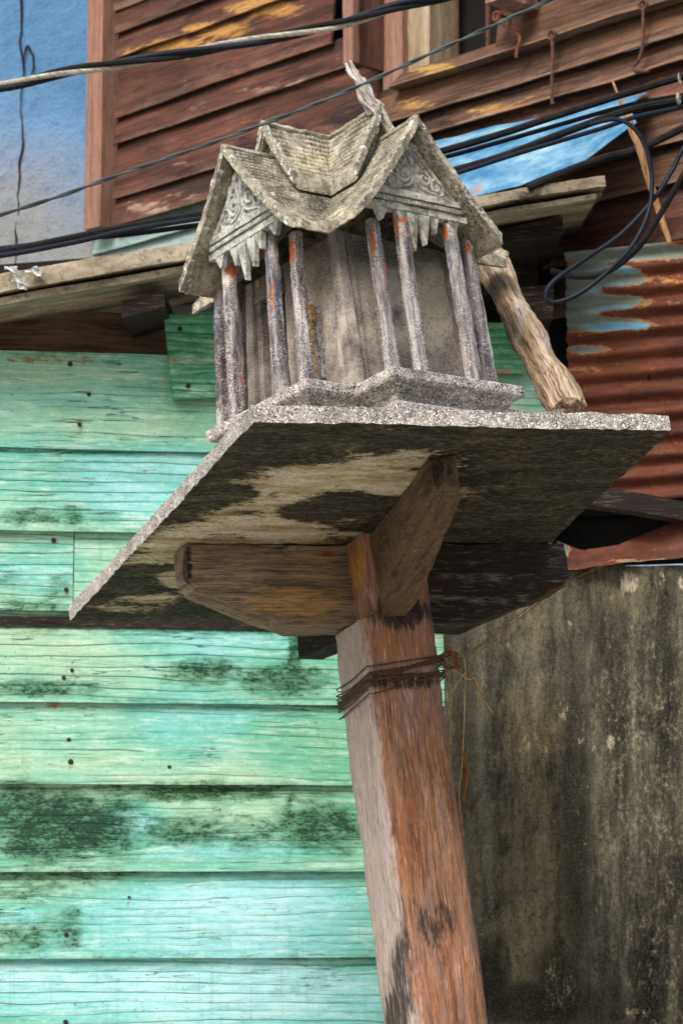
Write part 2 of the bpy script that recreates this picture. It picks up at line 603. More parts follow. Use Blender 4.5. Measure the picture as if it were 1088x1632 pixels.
M['cornerpost'] = m_wood('faded_corner_post', [c8(96, 66, 54), c8(134, 98, 82), c8(158, 122, 104)], grain=(3, 60, 60), fine=(8, 300, 300), line=0.4)
M['palewood'] = m_wood('pale_window_wood', [c8(96, 84, 66), c8(146, 130, 106), c8(176, 160, 136)], grain=(3, 50, 50), fine=(8, 260, 260), line=0.4)
M['darkwood'] = m_wood('dark_wood_shade', [c8(22, 17, 14), c8(36, 28, 23), c8(54, 42, 34)], grain=(3, 60, 60), fine=(8, 300, 300))
M['bamboo'] = m_wood('split_bamboo', [c8(120, 84, 52), c8(174, 132, 90), c8(200, 160, 116)], grain=(3, 200, 200), fine=(8, 700, 700), line=0.4)


def m_green(name, bold, patch=False):
    g = G(name)
    x, y, z = g.sep()
    wobble = g.noise(1.0, g.scale((1.7, 1, 9)), detail=3, rough=0.45)
    wob2 = g.noise(1.0, g.scale((12, 1, 30)), detail=2, rough=0.5)
    zz = g.m('ADD', z, g.m('ADD', g.m('MULTIPLY', wobble, 0.06), g.m('MULTIPLY', wob2, 0.003)))
    fr = g.m('FRACT', g.m('MULTIPLY', zz, 46.0 if bold else 60.0))
    fr2 = g.m('FRACT', g.m('MULTIPLY', zz, 131.0))
    lw = g.noise(1.0, g.scale((2.4, 1, 34)), detail=3)
    cut = g.edge(lw, 0.32 if bold else 0.48, 0.56)
    line = g.m('MULTIPLY', g.edge(g.m('ABSOLUTE', g.m('SUBTRACT', fr, 0.5)), 0.075, 0.012), cut)
    line2 = g.m('MULTIPLY', g.edge(g.m('ABSOLUTE', g.m('SUBTRACT', fr2, 0.5)), 0.2, 0.03), g.edge(g.noise(1.0, g.scale((5, 1, 70)), detail=3), 0.42, 0.6))
    grad = g.edge(fr, 0.5, 1.0)
    big = g.noise(1.0, g.scale((2.6, 3, 9)), detail=5, rough=0.6)
    hue = g.m('ADD', g.m('MULTIPLY', big, 0.8), g.m('MULTIPLY', g.attr('aqua'), 0.42))
    if patch:
        col = g.ramp(hue, [(0.3, c8(56, 126, 86)), (0.5, c8(80, 158, 114)), (0.8, c8(112, 182, 142))])
    else:
        col = g.ramp(hue, [(0.28, c8(158, 188, 156)), (0.42, c8(134, 186, 160)), (0.56, c8(102, 174, 156)), (0.72, c8(122, 192, 188)), (0.9, c8(160, 212, 216))])
    col = g.mix(g.m('MULTIPLY', g.attr('deep'), 0.75), col, c8(58, 148, 108))
    # chalky wear along the grain, and thin darker washes
    worn = g.noise(1.0, g.scale((8, 1, 60)), detail=6, rough=0.75)
    chalk = g.noise(1.0, g.scale((40, 40, 120)), detail=5, rough=0.8)
    col = g.mix(g.m('MULTIPLY', g.edge(worn, 0.50, 0.68), 0.55), col, c8(204, 224, 210))
    col = g.mix(g.m('MULTIPLY', g.edge(worn, 0.48, 0.34), 0.4), col, c8(70, 150, 124))
    col = g.mix(g.m('MULTIPLY', g.edge(chalk, 0.52, 0.68), 0.30), col, c8(214, 228, 214))
    col = g.mix(g.m('MULTIPLY', g.edge(chalk, 0.50, 0.34), 0.30), col, c8(60, 124, 100))
    col = g.mix(g.m('MULTIPLY', grad, 0.16 if bold else 0.1), col, c8(216, 234, 222))
    col = g.mix(g.m('MULTIPLY', line2, 0.2), col, c8(58, 128, 108))
    col = g.mix(g.m('MULTIPLY', line, 0.66 if bold else 0.3), col, c8(34, 92, 80))
    nz = g.noise(1.0, g.scale((22, 20, 60)), detail=6, rough=0.75)
    spots = g.noise(1.0, g.scale((110, 110, 240)), detail=5, rough=0.75)
    nn = g.m('ADD', g.m('MULTIPLY', nz, 0.5), g.m('MULTIPLY', spots, 0.5))
    drip = g.noise(1.0, g.scale((60, 1, 4)), detail=4, rough=0.7)
    col = g.mix(g.m('MULTIPLY', g.edge(drip, 0.54, 0.74), 0.22), col, c8(84, 128, 96))
    mo = g.attr('mold')
    bp = g.attr('bpos')
    rim = g.m('ADD', g.m('MULTIPLY', g.edge(bp, 0.86, 1.02), 0.46), g.m('MULTIPLY', g.edge(bp, 0.10, 0.0), 0.42))
    rimv = g.m('MULTIPLY', rim, g.edge(g.noise(1.0, g.scale((3, 3, 3)), detail=3), 0.36, 0.62))
    moss = g.broken(g.m('MAXIMUM', g.attr('moss'), g.m('MULTIPLY', rimv, 0.8)), nn, 2.8, 0.42, 0.85)
    col = g.mix(g.m('MULTIPLY', moss, 0.8), col, g.mix(spots, c8(46, 74, 26), c8(112, 128, 56)))
    mo2 = g.m('MAXIMUM', mo, rimv)
    veil = g.broken(mo2, nz, 1.8, 0.12, 0.80)
    col = g.mix(g.m('MULTIPLY', veil, 0.75), col, g.mix(spots, c8(34, 82, 58), c8(66, 112, 74)))
    dk = g.broken(mo2, nn, 4.2, 0.58, 1.0)
    col = g.mix(g.m('MULTIPLY', dk, 0.9), col, g.mix(nz, c8(14, 34, 30), c8(38, 60, 46)))
    col = g.mix(g.m('MULTIPLY', g.broken(g.attr('rust'), nn, 2.4, 0.3, 0.8), 0.6), col, g.mix(spots, c8(60, 44, 30), c8(130, 98, 62)))
    fly = g.edge(g.noise(1.0, g.scale((160, 160, 230)), detail=2), 0.68, 0.73)
    col = g.mix(g.m('MULTIPLY', fly, 0.8), col, c8(30, 44, 36))
    crk = g.noise(1.0, g.scale((3.5, 1, 90)), detail=3, rough=0.5)
    crm = g.m('MULTIPLY', g.edge(g.m('ABSOLUTE', g.m('SUBTRACT', crk, 0.5)), 0.010, 0.0), g.edge(g.noise(1.0, g.scale((4, 1, 12)), detail=2), 0.54, 0.62))
    col = g.mix(g.m('MULTIPLY', crm, 0.9), col, c8(26, 44, 38))
    edge_n = g.m('ADD', g.attr('bare'), g.m('MULTIPLY', g.m('SUBTRACT', nn, 0.5), 2.4))
    col = g.mix(g.edge(edge_n, 0.5, 0.56), col, g.mix(spots, c8(110, 80, 56), c8(170, 134, 98)))
    h = g.m('SUBTRACT', g.m('ADD', g.m('MULTIPLY', grad, 0.4), g.m('MULTIPLY', worn, 0.6)), g.m('ADD', g.m('MULTIPLY', line, 0.8), crm))
    return g.done(col, rough=0.85, normal=g.bump(h, 0.003, 0.85), spec=0.12)


M['green_bold'] = m_green('mint_paint_bold_grain', True)
M['green_soft'] = m_green('mint_paint_soft_grain', False)
M['green_patch'] = m_green('deep_green_paint', True, True)


def m_wallc():
    g = G('mould_streaked_concrete')
    st = g.noise(1.0, g.scale((26, 26, 2.4)), detail=6, rough=0.65)
    st2 = g.noise(1.0, g.scale((70, 70, 24)), detail=6, rough=0.75)
    sp = g.noise(1.0, g.scale((130, 130, 80)), detail=5, rough=0.8)
    grit = g.noise(1.0, g.scale((300, 300, 240)), detail=3, rough=0.8)
    big = g.noise(3.4, detail=5)
    t = g.m('ADD', g.m('MULTIPLY', st, 0.4), g.m('ADD', g.m('MULTIPLY', st2, 0.35), g.m('MULTIPLY', big, 0.25)))
    col = g.ramp(t, [(0.38, c8(27, 27, 24)), (0.46, c8(54, 52, 45)), (0.54, c8(86, 83, 71)), (0.64, c8(126, 121, 104))])
    col = g.mix(g.m('MULTIPLY', g.broken(g.attr('ochre'), st2, 1.2, 0.1, 0.9), 0.6), col, c8(112, 100, 68))
    col = g.mix(g.m('MULTIPLY', g.broken(g.attr('soot_shade'), g.m('ADD', g.m('MULTIPLY', t, .5), g.m('MULTIPLY', sp, .5)), 3.6, 0.15, 0.85), 0.85), col, c8(24, 23, 19))
    fl = g.edge(g.m('ADD', g.m('ADD', g.m('MULTIPLY', sp, .6), g.m('MULTIPLY', st2, .4)), g.m('MULTIPLY', g.attr('flake'), 0.16)), 0.57, 0.69)
    col = g.mix(g.m('MULTIPLY', fl, 0.65), col, c8(160, 150, 122))
    col = g.mix(g.m('MULTIPLY', g.edge(sp, 0.5, 0.36), 0.6), col, c8(24, 22, 18))
    col = g.mix(g.m('MULTIPLY', g.edge(grit, 0.5, 0.66), 0.4), col, c8(26, 24, 20))
    col = g.mix(g.m('MULTIPLY', g.edge(grit, 0.48, 0.34), 0.15), col, c8(150, 142, 118))
    col = g.mix(g.broken(g.attr('pale'), g.m('ADD', g.m('MULTIPLY', st2, 0.6), g.m('MULTIPLY', sp, 0.4)), 2.6, 0.42, 0.9), col, c8(186, 174, 144))
    ck = g.noise(3.5, detail=6, rough=0.6)
    ckm = g.m('MULTIPLY', g.edge(g.m('ABSOLUTE', g.m('SUBTRACT', ck, 0.5)), 0.004, 0.0), g.edge(g.noise(2.3, detail=2), 0.5, 0.56))
    col = g.mix(g.m('MULTIPLY', ckm, .8), col, c8(16, 15, 12))
    h = g.m('ADD', sp, g.m('ADD', g.m('MULTIPLY', t, 0.5), g.m('MULTIPLY', grit, .5)))
    return g.done(col, rough=0.95, normal=g.bump(h, 0.003, 0.6), spec=0.1)


M['wallc'] = m_wallc()


def m_plaster():
    g = G('faded_blue_plaster')
    n1 = g.noise(2.6, detail=6, rough=0.65)
    n2 = g.noise(22, detail=6, rough=0.75)
    col = g.ramp(g.m('ADD', g.m('MULTIPLY', n1, 0.6), g.m('MULTIPLY', g.attr('fade'), 0.58)),
                 [(0.22, c8(74, 116, 152)), (0.42, c8(98, 134, 168)), (0.64, c8(118, 132, 152)), (0.82, c8(132, 134, 132)), (1.0, c8(136, 134, 124))])
    col = g.mix(g.m('MULTIPLY', g.edge(n2, 0.48, 0.68), 0.45), col, c8(74, 96, 122))
    col = g.mix(g.m('MULTIPLY', g.edge(g.noise(1.0, g.scale((7, 7, 1.4)), detail=5), 0.52, 0.72), 0.35), col, c8(150, 172, 190))
    col = g.mix(g.m('MULTIPLY', g.edge(g.noise(70, detail=4), 0.54, 0.8), 0.25), col, c8(150, 164, 176))
    return g.done(col, rough=0.9, normal=g.bump(n2, 0.014, 0.9), spec=0.1)


M['plaster'] = m_plaster()


def m_bluesheet():
    g = G('blue_painted_sheet')
    n1 = g.noise(1.0, g.scale((6, 14, 14)), detail=6, rough=0.7)
    col = g.ramp(n1, [(0.3, c8(36, 80, 118)), (0.46, c8(66, 114, 148)), (0.58, c8(104, 144, 166)), (0.74, c8(158, 178, 184))])
    col = g.mix(g.m('MULTIPLY', g.broken(g.attr('rust'), g.noise(40, detail=5), 1.4), 0.7), col, c8(150, 120, 96))
    return g.done(col, rough=0.5, normal=g.bump(g.noise(18), 0.003, 0.4), spec=0.15)


M['bluesheet'] = m_bluesheet()


def m_corr():
    g = G('rusted_corrugated_iron')
    n1 = g.noise(1.0, g.scale((4, 4, 22)), detail=6, rough=0.7)
    rust = g.ramp(n1, [(0.28, c8(44, 24, 18)), (0.45, c8(76, 40, 28)), (0.6, c8(104, 56, 36)), (0.75, c8(130, 82, 54))])
    rust = g.mix(g.m('MULTIPLY', g.edge(g.noise(90, detail=5), 0.5, 0.7), 0.5), rust, c8(46, 22, 18))
    nz = g.noise(1.0, g.scale((10, 10, 20)), detail=5, rough=0.65)
    p = g.attr('paint')
    grain = g.noise(1.0, g.scale((50, 50, 80)), detail=5, rough=0.75)
    nz = g.m('ADD', g.m('MULTIPLY', nz, .6), g.m('MULTIPLY', grain, .4))
    halo = g.broken(p, nz, 1.6, 0.33, 0.42)
    rust = g.mix(g.m('MULTIPLY', halo, 0.75), rust, g.mix(grain, c8(110, 58, 26), c8(196, 136, 66)))
    core = g.broken(p, nz, 1.6, 0.42, 0.52)
    paint = g.ramp(g.m('ADD', g.m('MULTIPLY', g.noise(9, detail=4), 0.5), g.m('MULTIPLY', g.attr('blue'), 0.6)), [(0.2, c8(96, 106, 96)), (0.45, c8(122, 142, 136)), (0.62, c8(100, 148, 168)), (0.9, c8(74, 132, 170))])
    paint = g.mix(g.m('MULTIPLY', g.edge(grain, 0.5, 0.66), 0.6), paint, c8(84, 84, 72))
    col = g.mix(core, rust, paint)
    col = g.mix(g.m('MULTIPLY', g.broken(g.attr('yellow'), grain, 3.0, 0.3, 0.8), 0.8), col, c8(186, 132, 56))
    hole = g.broken(g.attr('hole'), g.noise(70), 0.5)
    col = g.mix(hole, col, (0.008, 0.006, 0.006))
    return g.done(col, rough=0.75, normal=g.bump(g.noise(60, detail=5), 0.002, 0.5))


M['corr'] = m_corr()


def m_eave():
    g = G('grey_fibre_cement')
    n1 = g.noise(1.0, g.scale((8, 20, 20)), detail=6, rough=0.7)
    col = g.ramp(n1, [(0.3, c8(88, 78, 62)), (0.48, c8(138, 128, 108)), (0.62, c8(168, 158, 136)), (0.76, c8(188, 180, 160))])
    col = g.mix(g.m('MULTIPLY', g.edge(g.noise(120, detail=5), 0.5, 0.68), 0.55), col, c8(74, 66, 54))
    col = g.mix(g.broken(g.attr('soot_shade'), n1, 1.6, 0.4, 0.66), col, c8(48, 42, 34))
    return g.done(col, rough=0.9, normal=g.bump(g.noise(80, detail=5), 0.003, 0.7))


M['eave'] = m_eave()


def m_plain(name, a, b, scale=40, rough=0.6, metal=0.0, bump=0.0005, spec=0.3, stretch=(1, 1, 1)):
    g = G(name)
    n1 = g.noise(scale, g.scale(stretch), detail=5)
    return g.done(g.ramp(n1, [(0.35, a), (0.65, b)]), rough=rough, metal=metal, normal=g.bump(n1, bump, 0.7), spec=spec)


M['rubber'] = m_plain('black_cable_rubber', c8(10, 10, 11), c8(26, 25, 27), rough=0.7, spec=0.15)
M['bluecable'] = m_plain('blue_black_cable', c8(6, 10, 18), c8(10, 22, 38), rough=0.6, spec=0.2)
M['steel'] = m_plain('stranded_steel', c8(120, 116, 104), c8(176, 172, 160), 90, rough=0.55, metal=0.25)
M['greywire'] = m_plain('grey_wire', c8(40, 50, 54), c8(66, 78, 80), rough=0.5)
M['rustmetal'] = m_plain('rusty_iron', c8(52, 34, 28), c8(96, 62, 46), 120, rough=0.8)
M['rustred'] = m_plain('red_rust_iron', c8(84, 46, 32), c8(126, 72, 48), 120, rough=0.8)
M['darkhole'] = m_plain('dark_interior', c8(12, 9, 8), c8(20, 16, 14), rough=0.95)  # near-black colour standing in for the shade of recesses
M['wirebrown'] = m_plain('brown_binding_wire', c8(44, 32, 24), c8(92, 66, 46), 200, rough=0.7)
M['string'] = m_plain('straw_string', c8(150, 120, 74), c8(196, 170, 120), 200, rough=0.85)
M['rustwire'] = m_plain('rusty_tie_wire', c8(98, 56, 24), c8(150, 92, 42), 200, rough=0.8)
M['white'] = m_plain('white_scrap', c8(190, 188, 182), c8(232, 232, 230), 60, rough=0.8, bump=0.003)
M['ground'] = m_plain('ground_concrete', c8(132, 126, 116), c8(164, 158, 146), 3, rough=0.9)
M['nail'] = m_plain('rusty_nail', c8(24, 17, 14), c8(62, 44, 36), 300, rough=0.8)
M['gold'] = m_plain('faded_gold_paint', c8(140, 92, 26), c8(206, 156, 62), 160, rough=0.55, metal=0.2)
M['tealboard'] = m_plain('faded_teal_board', c8(112, 138, 138), c8(148, 164, 156), 20, rough=0.8, stretch=(1, 1, 6))
M['rubble'] = m_roof('cement_rubble')

# ------------------------------------------------------------------ frames: slab (u, v, n) and shrine (e1, e2, n)
nC = (rad(-6), rad(16))
N = RX * math.sin(nC[0]) + UX * math.cos(nC[0]) * math.cos(nC[1]) + FX * math.cos(nC[0]) * math.sin(nC[1])
SA = CAM + ray(405, 672) * 3.67
SB, SCc, SD = [onp(p[0], p[1], SA, N) for p in ((1068, 687), (112, 990), (738, 990))]
Uv = unit(SB - SA)
Vv = np.cross(N, Uv)
TH = 0.026
yaw = rad(16)
E1 = Uv * math.cos(yaw) + Vv * math.sin(yaw)
E2 = np.cross(N, E1)
SO = SA + N * TH + Uv * 0.3085 + Vv * 0.282


def sl_(u, v, h):
    return SA + Uv * u + Vv * v + N * h


LEAN = 0.0


def sh(s, t, h):
    """shrine coordinates -> world (scalars or arrays)"""
    s, t, h = np.broadcast_arrays(np.asarray(s, float) + LEAN, t, h)
    return SO + s[..., None] * E1 + t[..., None] * E2 + h[..., None] * N

# ================================================================== SETTING
gnd = MB().gridbox(lambda a, b, c: np.stack([-40 + 80 * a, -40 + 80 * b, -0.2 + 0.2 * c], -1), 1, 1, 1).build('ground', M['ground'], shift=False)
gnd['kind'] = 'structure'

# planes of the walls
GWo = at(0, 715, 5.3)
GWd = unit([math.cos(rad(8.4)), math.sin(rad(8.4)), 0])
GWn = np.array([GWd[1], -GWd[0], 0])
TWo = at(1088, 200, 5.45)
TWd = unit([0.693, -0.72, 0])
TWn = np.array([TWd[1], -TWd[0], 0])          # towards the camera


def gw(x, y, off=0.0):
    return onp(x, y, GWo + GWn * off, GWn)


def tw(x, y, off=0.0):
    return onp(x, y, TWo + TWn * off, TWn)


def lap_board(parent, p0, p1, z0, z1, nrm_, mt, thick=0.014, lean=0.014, nu=120, nv=10, attrs=None, jit=(0.0012, 14), name='board', over=0.012, skew=0.0, label=None):
    """horizontal board from p0 to p1 (foot points on the wall plane), between heights z0 < z1"""
    p0, p1 = np.array(p0, float), np.array(p1, float)
    d = p1 - p0
    d[2] = 0

    def fn(a, b, c):
        zb = z0 + (z1 + over - z0) * b
        off = lean * (1 - b) + thick * (c - 1)
        P = p0 + np.outer(a, d) + np.outer(off, nrm_)
        P[:, 2] = zb + skew * (a - 0.5)
        return P
    L = unit(d)
    at2 = dict(attrs or {})
    at2['bpos'] = lambda P: np.clip((P[:, 2] - z0) / (z1 - z0), 0, 1.2)
    return MB().gridbox(fn, nu, nv, 1).build(name, mt, parent, frame=(p0, L, nrm_, Zv), attrs=at2, jit=jit, label=label)


# ------------------------------------------------------------------ green board wall
wall = thing('green_board_wall', 'wall of mint green painted lap boards, mouldy and weathered, behind the leaning shrine', 'wall', (GWo[0] + 0.5, GWo[1] + 0.08, 0))
mold = blobs((50, 826, 70, 20, .72), (112, 822, 30, 22, .72), (170, 826, 60, 12, .5), (60, 968, 90, 13, .7), (95, 935, 30, 30, .5), (20, 925, 40, 20, .4),
             (450, 1085, 100, 36, .78), (470, 1050, 16, 60, .85), (60, 1098, 120, 18, .75), (420, 1002, 170, 18, .68), (330, 1070, 80, 32, .75), (200, 1002, 160, 12, .55), (130, 1095, 60, 25, .5), (500, 1020, 40, 40, .5),
             (110, 1315, 150, 66, .98), (30, 1290, 80, 60, .85), (60, 1350, 90, 35, .85), (300, 1325, 110, 34, .75), (320, 1262, 260, 16, .75), (400, 1330, 60, 40, .6), (460, 1310, 9, 80, .72), (510, 1318, 100, 50, .85), (180, 1330, 60, 60, .66), (340, 1275, 30, 70, .4),
             (60, 1400, 170, 14, .7), (50, 1490, 110, 34, .6), (112, 1480, 28, 50, .6), (40, 1425, 90, 20, .5), (460, 1470, 8, 60, .3), (80, 1005, 100, 10, .5), (480, 1575, 70, 25, .3), (545, 1340, 30, 40, .6))
moss = blobs((330, 1264, 220, 24, .75), (300, 1075, 70, 26, .6), (60, 1002, 110, 12, .6), (120, 1398, 150, 12, .7), (250, 1330, 80, 30, .5), (500, 1320, 80, 40, .45), (60, 1495, 120, 26, .5), (30, 962, 60, 14, .55),
             (170, 1262, 170, 14, .6), (520, 1560, 90, 26, .35), (60, 595, 60, 18, .4))
aqua = blobs((260, 770, 220, 70, .9), (30, 760, 90, 60, .5), (350, 1020, 190, 50, .75), (300, 1145, 120, 60, .5), (350, 1470, 340, 100, 1.0), (280, 1590, 480, 80, 1.1), (210, 1310, 60, 30, .8), (380, 1360, 200, 20, .7),
             (60, 900, 90, 50, .5), (40, 1460, 60, 20, .9))
deep = blobs((510, 1190, 130, 80, .75), (520, 1310, 110, 70, .6), (500, 1060, 120, 60, .5), (60, 1320, 180, 70, .45), (330, 640, 120, 60, .5), (230, 600, 120, 40, .3))
bare = blobs((150, 572, 300, 9, .62), (80, 1128, 34, 8, .62), (400, 578, 100, 8, .5), (800, 592, 60, 8, .6))
NAILS = [(112, 580, .006), (142, 628, .005), (127, 676, .005), (131, 805, .005), (86, 861, .006), (106, 940, .006), (115, 1068, .0045), (102, 1080, .005), (110, 1179, .005), (113, 1214, .0065),
         (270, 1222, .0045), (112, 1320, .005), (106, 1490, .0055), (105, 1629, .006), (287, 524, .006), (300, 615, .0055), (152, 1345, .0035), (206, 1430, .0035)]
GATT = dict(rust=blobs(*[(x, y + 7 + 4 * math.sin(x), 7, 9 + 6 * abs(math.sin(y)), .62) for x, y, r in NAILS]), mold=mold, moss=moss, aqua=aqua, deep=deep, bare=bare)
seams = [567, 714, 846, 979, 1119, 1249, 1389, 1528, 1668, 1808, 1948, 2088, 2228, 2368, 2508, 2620]
zs = [gw(0, y)[2] for y in seams]
zs[-1] = 0.0
boards = []
gl, gr = gw(-420, 700), gw(877, 700)
for i in range(len(zs) - 1):
    if zs[i + 1] > zs[i] - 0.02:
        continue
    mt = M['green_soft'] if i in (0, 4, 5, 6) else M['green_bold']
    zl = zs[i + 1] + (0.008 if i == 2 else 0)
    if i == 2:
        j = gw(118, 900)
        boards.append((i, lap_board(wall, gl, j - GWd * 0.002, zl, zs[i], GWn, mt, attrs=GATT, jit=(0.001, 9))))
        boards.append((i, lap_board(wall, j + GWd * 0.001, gr, zl, zs[i], GWn, mt, attrs=GATT, jit=(0.001, 9))))
    else:
        boards.append((i, lap_board(wall, gl, gr, zl, zs[i], GWn, mt, nu=170, attrs=GATT, jit=(0.0012, 9), skew=random.uniform(-.004, .004), lean=random.uniform(.010, .020))))
# cover strip in the wider joint, and patches nailed over the top of the wall
c0 = gw(-420, 983)
MB().box(c0 + GWn * 0.003 - Zv * 0.012, GWd * 1.9, GWn * 0.004, Zv * 0.022).build('joint_strip', M['darkwood'], wall)


def patch(px, off, name, lab):
    p = [gw(x, y, off) for x, y in px]
    fn = lambda a, b, c: (np.outer((1 - a) * (1 - b), p[0]) + np.outer(a * (1 - b), p[1]) + np.outer(a * b, p[2]) + np.outer((1 - a) * b, p[3])) - np.outer(c, GWn * 0.018)
    return MB().gridbox(fn, 24, 30, 1).build(name, M['green_patch'], wall, frame=(p[0], GWd, GWn, Zv), attrs=GATT, jit=(0.001, 14), label=lab)


pb1 = patch([(277, 637), (362, 632), (358, 496), (262, 501)], 0.034, 'patch_board', 'deeper green board nailed over the top of the wall')
pb2 = patch([(770, 596), (834, 596), (836, 514), (770, 514)], 0.034, 'patch_board', 'deeper green board right of the shrine')
for (x, y, r) in NAILS:
    on_patch = (x, y) in ((287, 524), (300, 615))
    par = pb1 if on_patch else None
    zz = gw(x, y)[2]
    if par is None:
        for (i, b_) in boards:
            if zs[i + 1] <= zz <= zs[i] and not (i == 2 and ((x > 118) == (b_.name == 'board.002'))):
                par, top, bot = b_, zs[i], zs[i + 1]
    frac = 0 if on_patch else (zz - bot) / (top - bot + 0.012)
    off = 0.035 if on_patch else 0.014 * (1 - frac) + 0.0015
    p = gw(x, y, off)
    MB().tube([p - GWn * 0.004, p + GWn * 0.0012], r * 0.9, 10).tube([p + GWn * 0.0012, p + GWn * 0.0022], r * 0.5, 8).build('nail', M['nail'], par)

# plank and joists in the shadow above the green wall
hp = [gw(-200, 640, -0.1), gw(290, 640, -0.1)]
MB().gridbox(lambda a, b, c: gw(-300, 560, -0.10) + np.outer(a, gw(300, 584, -0.10) - gw(-300, 560, -0.10)) + np.outer(b, Zv * 0.11) + np.outer(c, GWn * 0.02), 60, 6, 1).build(
    'header_plank', M['brownboard'], wall, frame=(gw(0, 560), GWd, GWn, Zv), jit=(0.002, 10), attrs=dict(soot_shade=blobs((190, 520, 120, 40, .6))))
for (x, lab) in ((-380, None), (860, None)):
    p = gw(x, 640, -0.06)
    MB().box([p[0] - .03, p[1], 0], [.06, 0, 0], [0, .06, 0], [0, 0, p[2]]).build('stud', M['darkwood'], wall)

# inside of the lean-to seen over the wall, its shade painted near-black
back = thing('inner_shed_wall', 'board wall painted near-black for the shade deep under the eave, above the green boards', 'wall', at(400, 700, 6.4) * np.array([1, 1, 0]))
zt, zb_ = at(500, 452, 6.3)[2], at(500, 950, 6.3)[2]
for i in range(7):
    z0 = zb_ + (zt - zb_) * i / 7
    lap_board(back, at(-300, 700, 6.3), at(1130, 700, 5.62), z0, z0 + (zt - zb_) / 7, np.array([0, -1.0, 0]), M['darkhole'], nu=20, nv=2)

# ------------------------------------------------------------------ mouldy concrete wall
CWo = at(706, 1000, 5.2)
CWd = unit([1, -0.06, 0])
CWn = np.array([CWd[1], -CWd[0], 0])


def cw(x, y, off=0.0):
    return onp(x, y, CWo + CWn * off, CWn)


zc = cw(890, 903)[2]
catt = dict(pale=blobs((1000, 930, 24, 26, .62), (1084, 930, 10, 18, .7), (906, 990, 8, 10, .5), (895, 1125, 18, 30, .5), (925, 1180, 10, 16, .55), (972, 1182, 12, 20, .6), (945, 1187, 8, 16, .5), (920, 1002, 6, 12, .45),
                       (845, 1185, 36, 34, .38), (985, 985, 10, 14, .3), (1050, 925, 24, 24, .35), (830, 1467, 34, 5, .4), (1064, 1390, 8, 200, .25), (1002, 1540, 10, 90, .34), (1020, 1470, 6, 120, .3), (1010, 1612, 60, 10, .5)),
            ochre=blobs((850, 1160, 70, 120, .45), (850, 1430, 90, 320, .45), (850, 1000, 60, 60, .4), (740, 1400, 40, 280, .3), (1000, 950, 90, 40, .4)),
            soot_shade=blobs((916, 1300, 34, 340, .62), (740, 1100, 30, 300, .45), (960, 1010, 60, 80, .4), (1070, 1420, 60, 100, .45), (850, 1600, 120, 44, .9), (890, 1560, 50, 80, .7), (960, 1600, 60, 50, .5), (780, 1560, 40, 60, .8), (720, 1010, 30, 60, .5), (820, 905, 120, 20, .4)),
            flake=blobs((1010, 1200, 120, 340, .35), (1060, 1450, 90, 300, .35), (890, 1570, 30, 60, .5)))
cwall = MB().gridbox(lambda a, b, c: cw(706, 1000) * [1, 1, 0] + np.outer(a, CWd * 2.2) + np.outer(b, Zv * zc) - np.outer(c, CWn * 0.11), 260, 300, 1).build(
    'concrete_wall', M['wallc'], frame=(CWo, CWd, CWn, Zv), attrs=catt, jit=[(0.003, 6), (0.0012, 40)])
tag(cwall, 'dark mould-streaked concrete wall with pale flaked patches, right of the leaning post', 'wall')

# ------------------------------------------------------------------ upper timber house
house = thing('timber_house', 'old house of overlapping red-brown boards with an open barred window, above the shrine', 'house', tw(640, 200) * np.array([1, 1, 0]))


def hboard(xa, xb, xr, ya, yb, mt, attrs=None, lean=0.019, thick=0.008, nu=80, nv=8, name='wall_board', off=0.0, jit=(0.004, 5), label=None, over=0.014):
    """board of the house wall between the photo columns xa..xb; heights read at column xr"""
    o = TWn * off
    p0, p1 = tw(xa, 200, off), tw(xb, 200, off)
    return lap_board(house, p0, p1, tw(xr, yb)[2], tw(xr, ya)[2], TWn, mt, thick, lean, nu, nv, attrs, jit, name, over, label=label)


yel = blobs((285, 74, 70, 16, .95), (350, 46, 70, 18, 1.0), (420, 12, 70, 20, 1.0), (235, 86, 50, 10, .7), (620, 165, 60, 12, .4))
hsoot = blobs((330, 30, 140, 16, .45), (260, 240, 90, 10, .5), (380, 110, 150, 12, .45), (230, 130, 60, 30, .35), (470, 250, 150, 70, .75), (300, 300, 130, 14, .5), (560, 200, 60, 60, .7), (240, 345, 60, 10, .4), (400, 40, 30, 30, .5))
hpale = blobs((240, 333, 55, 14, .62), (420, 145, 60, 8, .5), (330, 170, 130, 8, .3), (480, 135, 60, 14, .45), (420, 190, 80, 12, .35), (300, 262, 40, 10, .3), (300, 310, 60, 12, .4))
LA = dict(yellow=yel, soot_shade=hsoot, pale=hpale)
ls = [-190, -120, -30, 57, 97, 190, 231, 319, 363]
for i in range(len(ls) - 1):
    hboard(188, 536 if ls[i + 1] <= 190 else 606, 190, ls[i], ls[i + 1], M['redboard'], LA, label='board with peeled yellow lower edge' if i == 3 else None)
ry = blobs((660, 165, 50, 14, .5), (800, 175, 90, 16, .5), (870, 160, 80, 14, .4), (1000, 130, 90, 10, .35))
rs = blobs((620, 230, 80, 50, .8), (700, 200, 60, 30, .5), (720, 220, 90, 10, .5))
rr_ = blobs((880, 185, 120, 26, .8), (980, 150, 80, 20, .5), (780, 205, 60, 14, .5))
RA = dict(yellow=ry, soot_shade=rs, red=rr_, pale=blobs((800, 185, 60, 10, .5), (900, 120, 80, 10, .25)))
rsm = [-330, -250, -170, -90, 5, 63, 104, 165, 228, 292, 385, 470]
for i in range(len(rsm) - 1):
    up = rsm[i + 1] <= 5
    hboard(800 if up else 592, 1420, 1088, rsm[i], rsm[i + 1], M['brownboard'] if i not in (6, 9) else M['redboard'], RA, lean=0.034 if i in (4, 5) else 0.026)
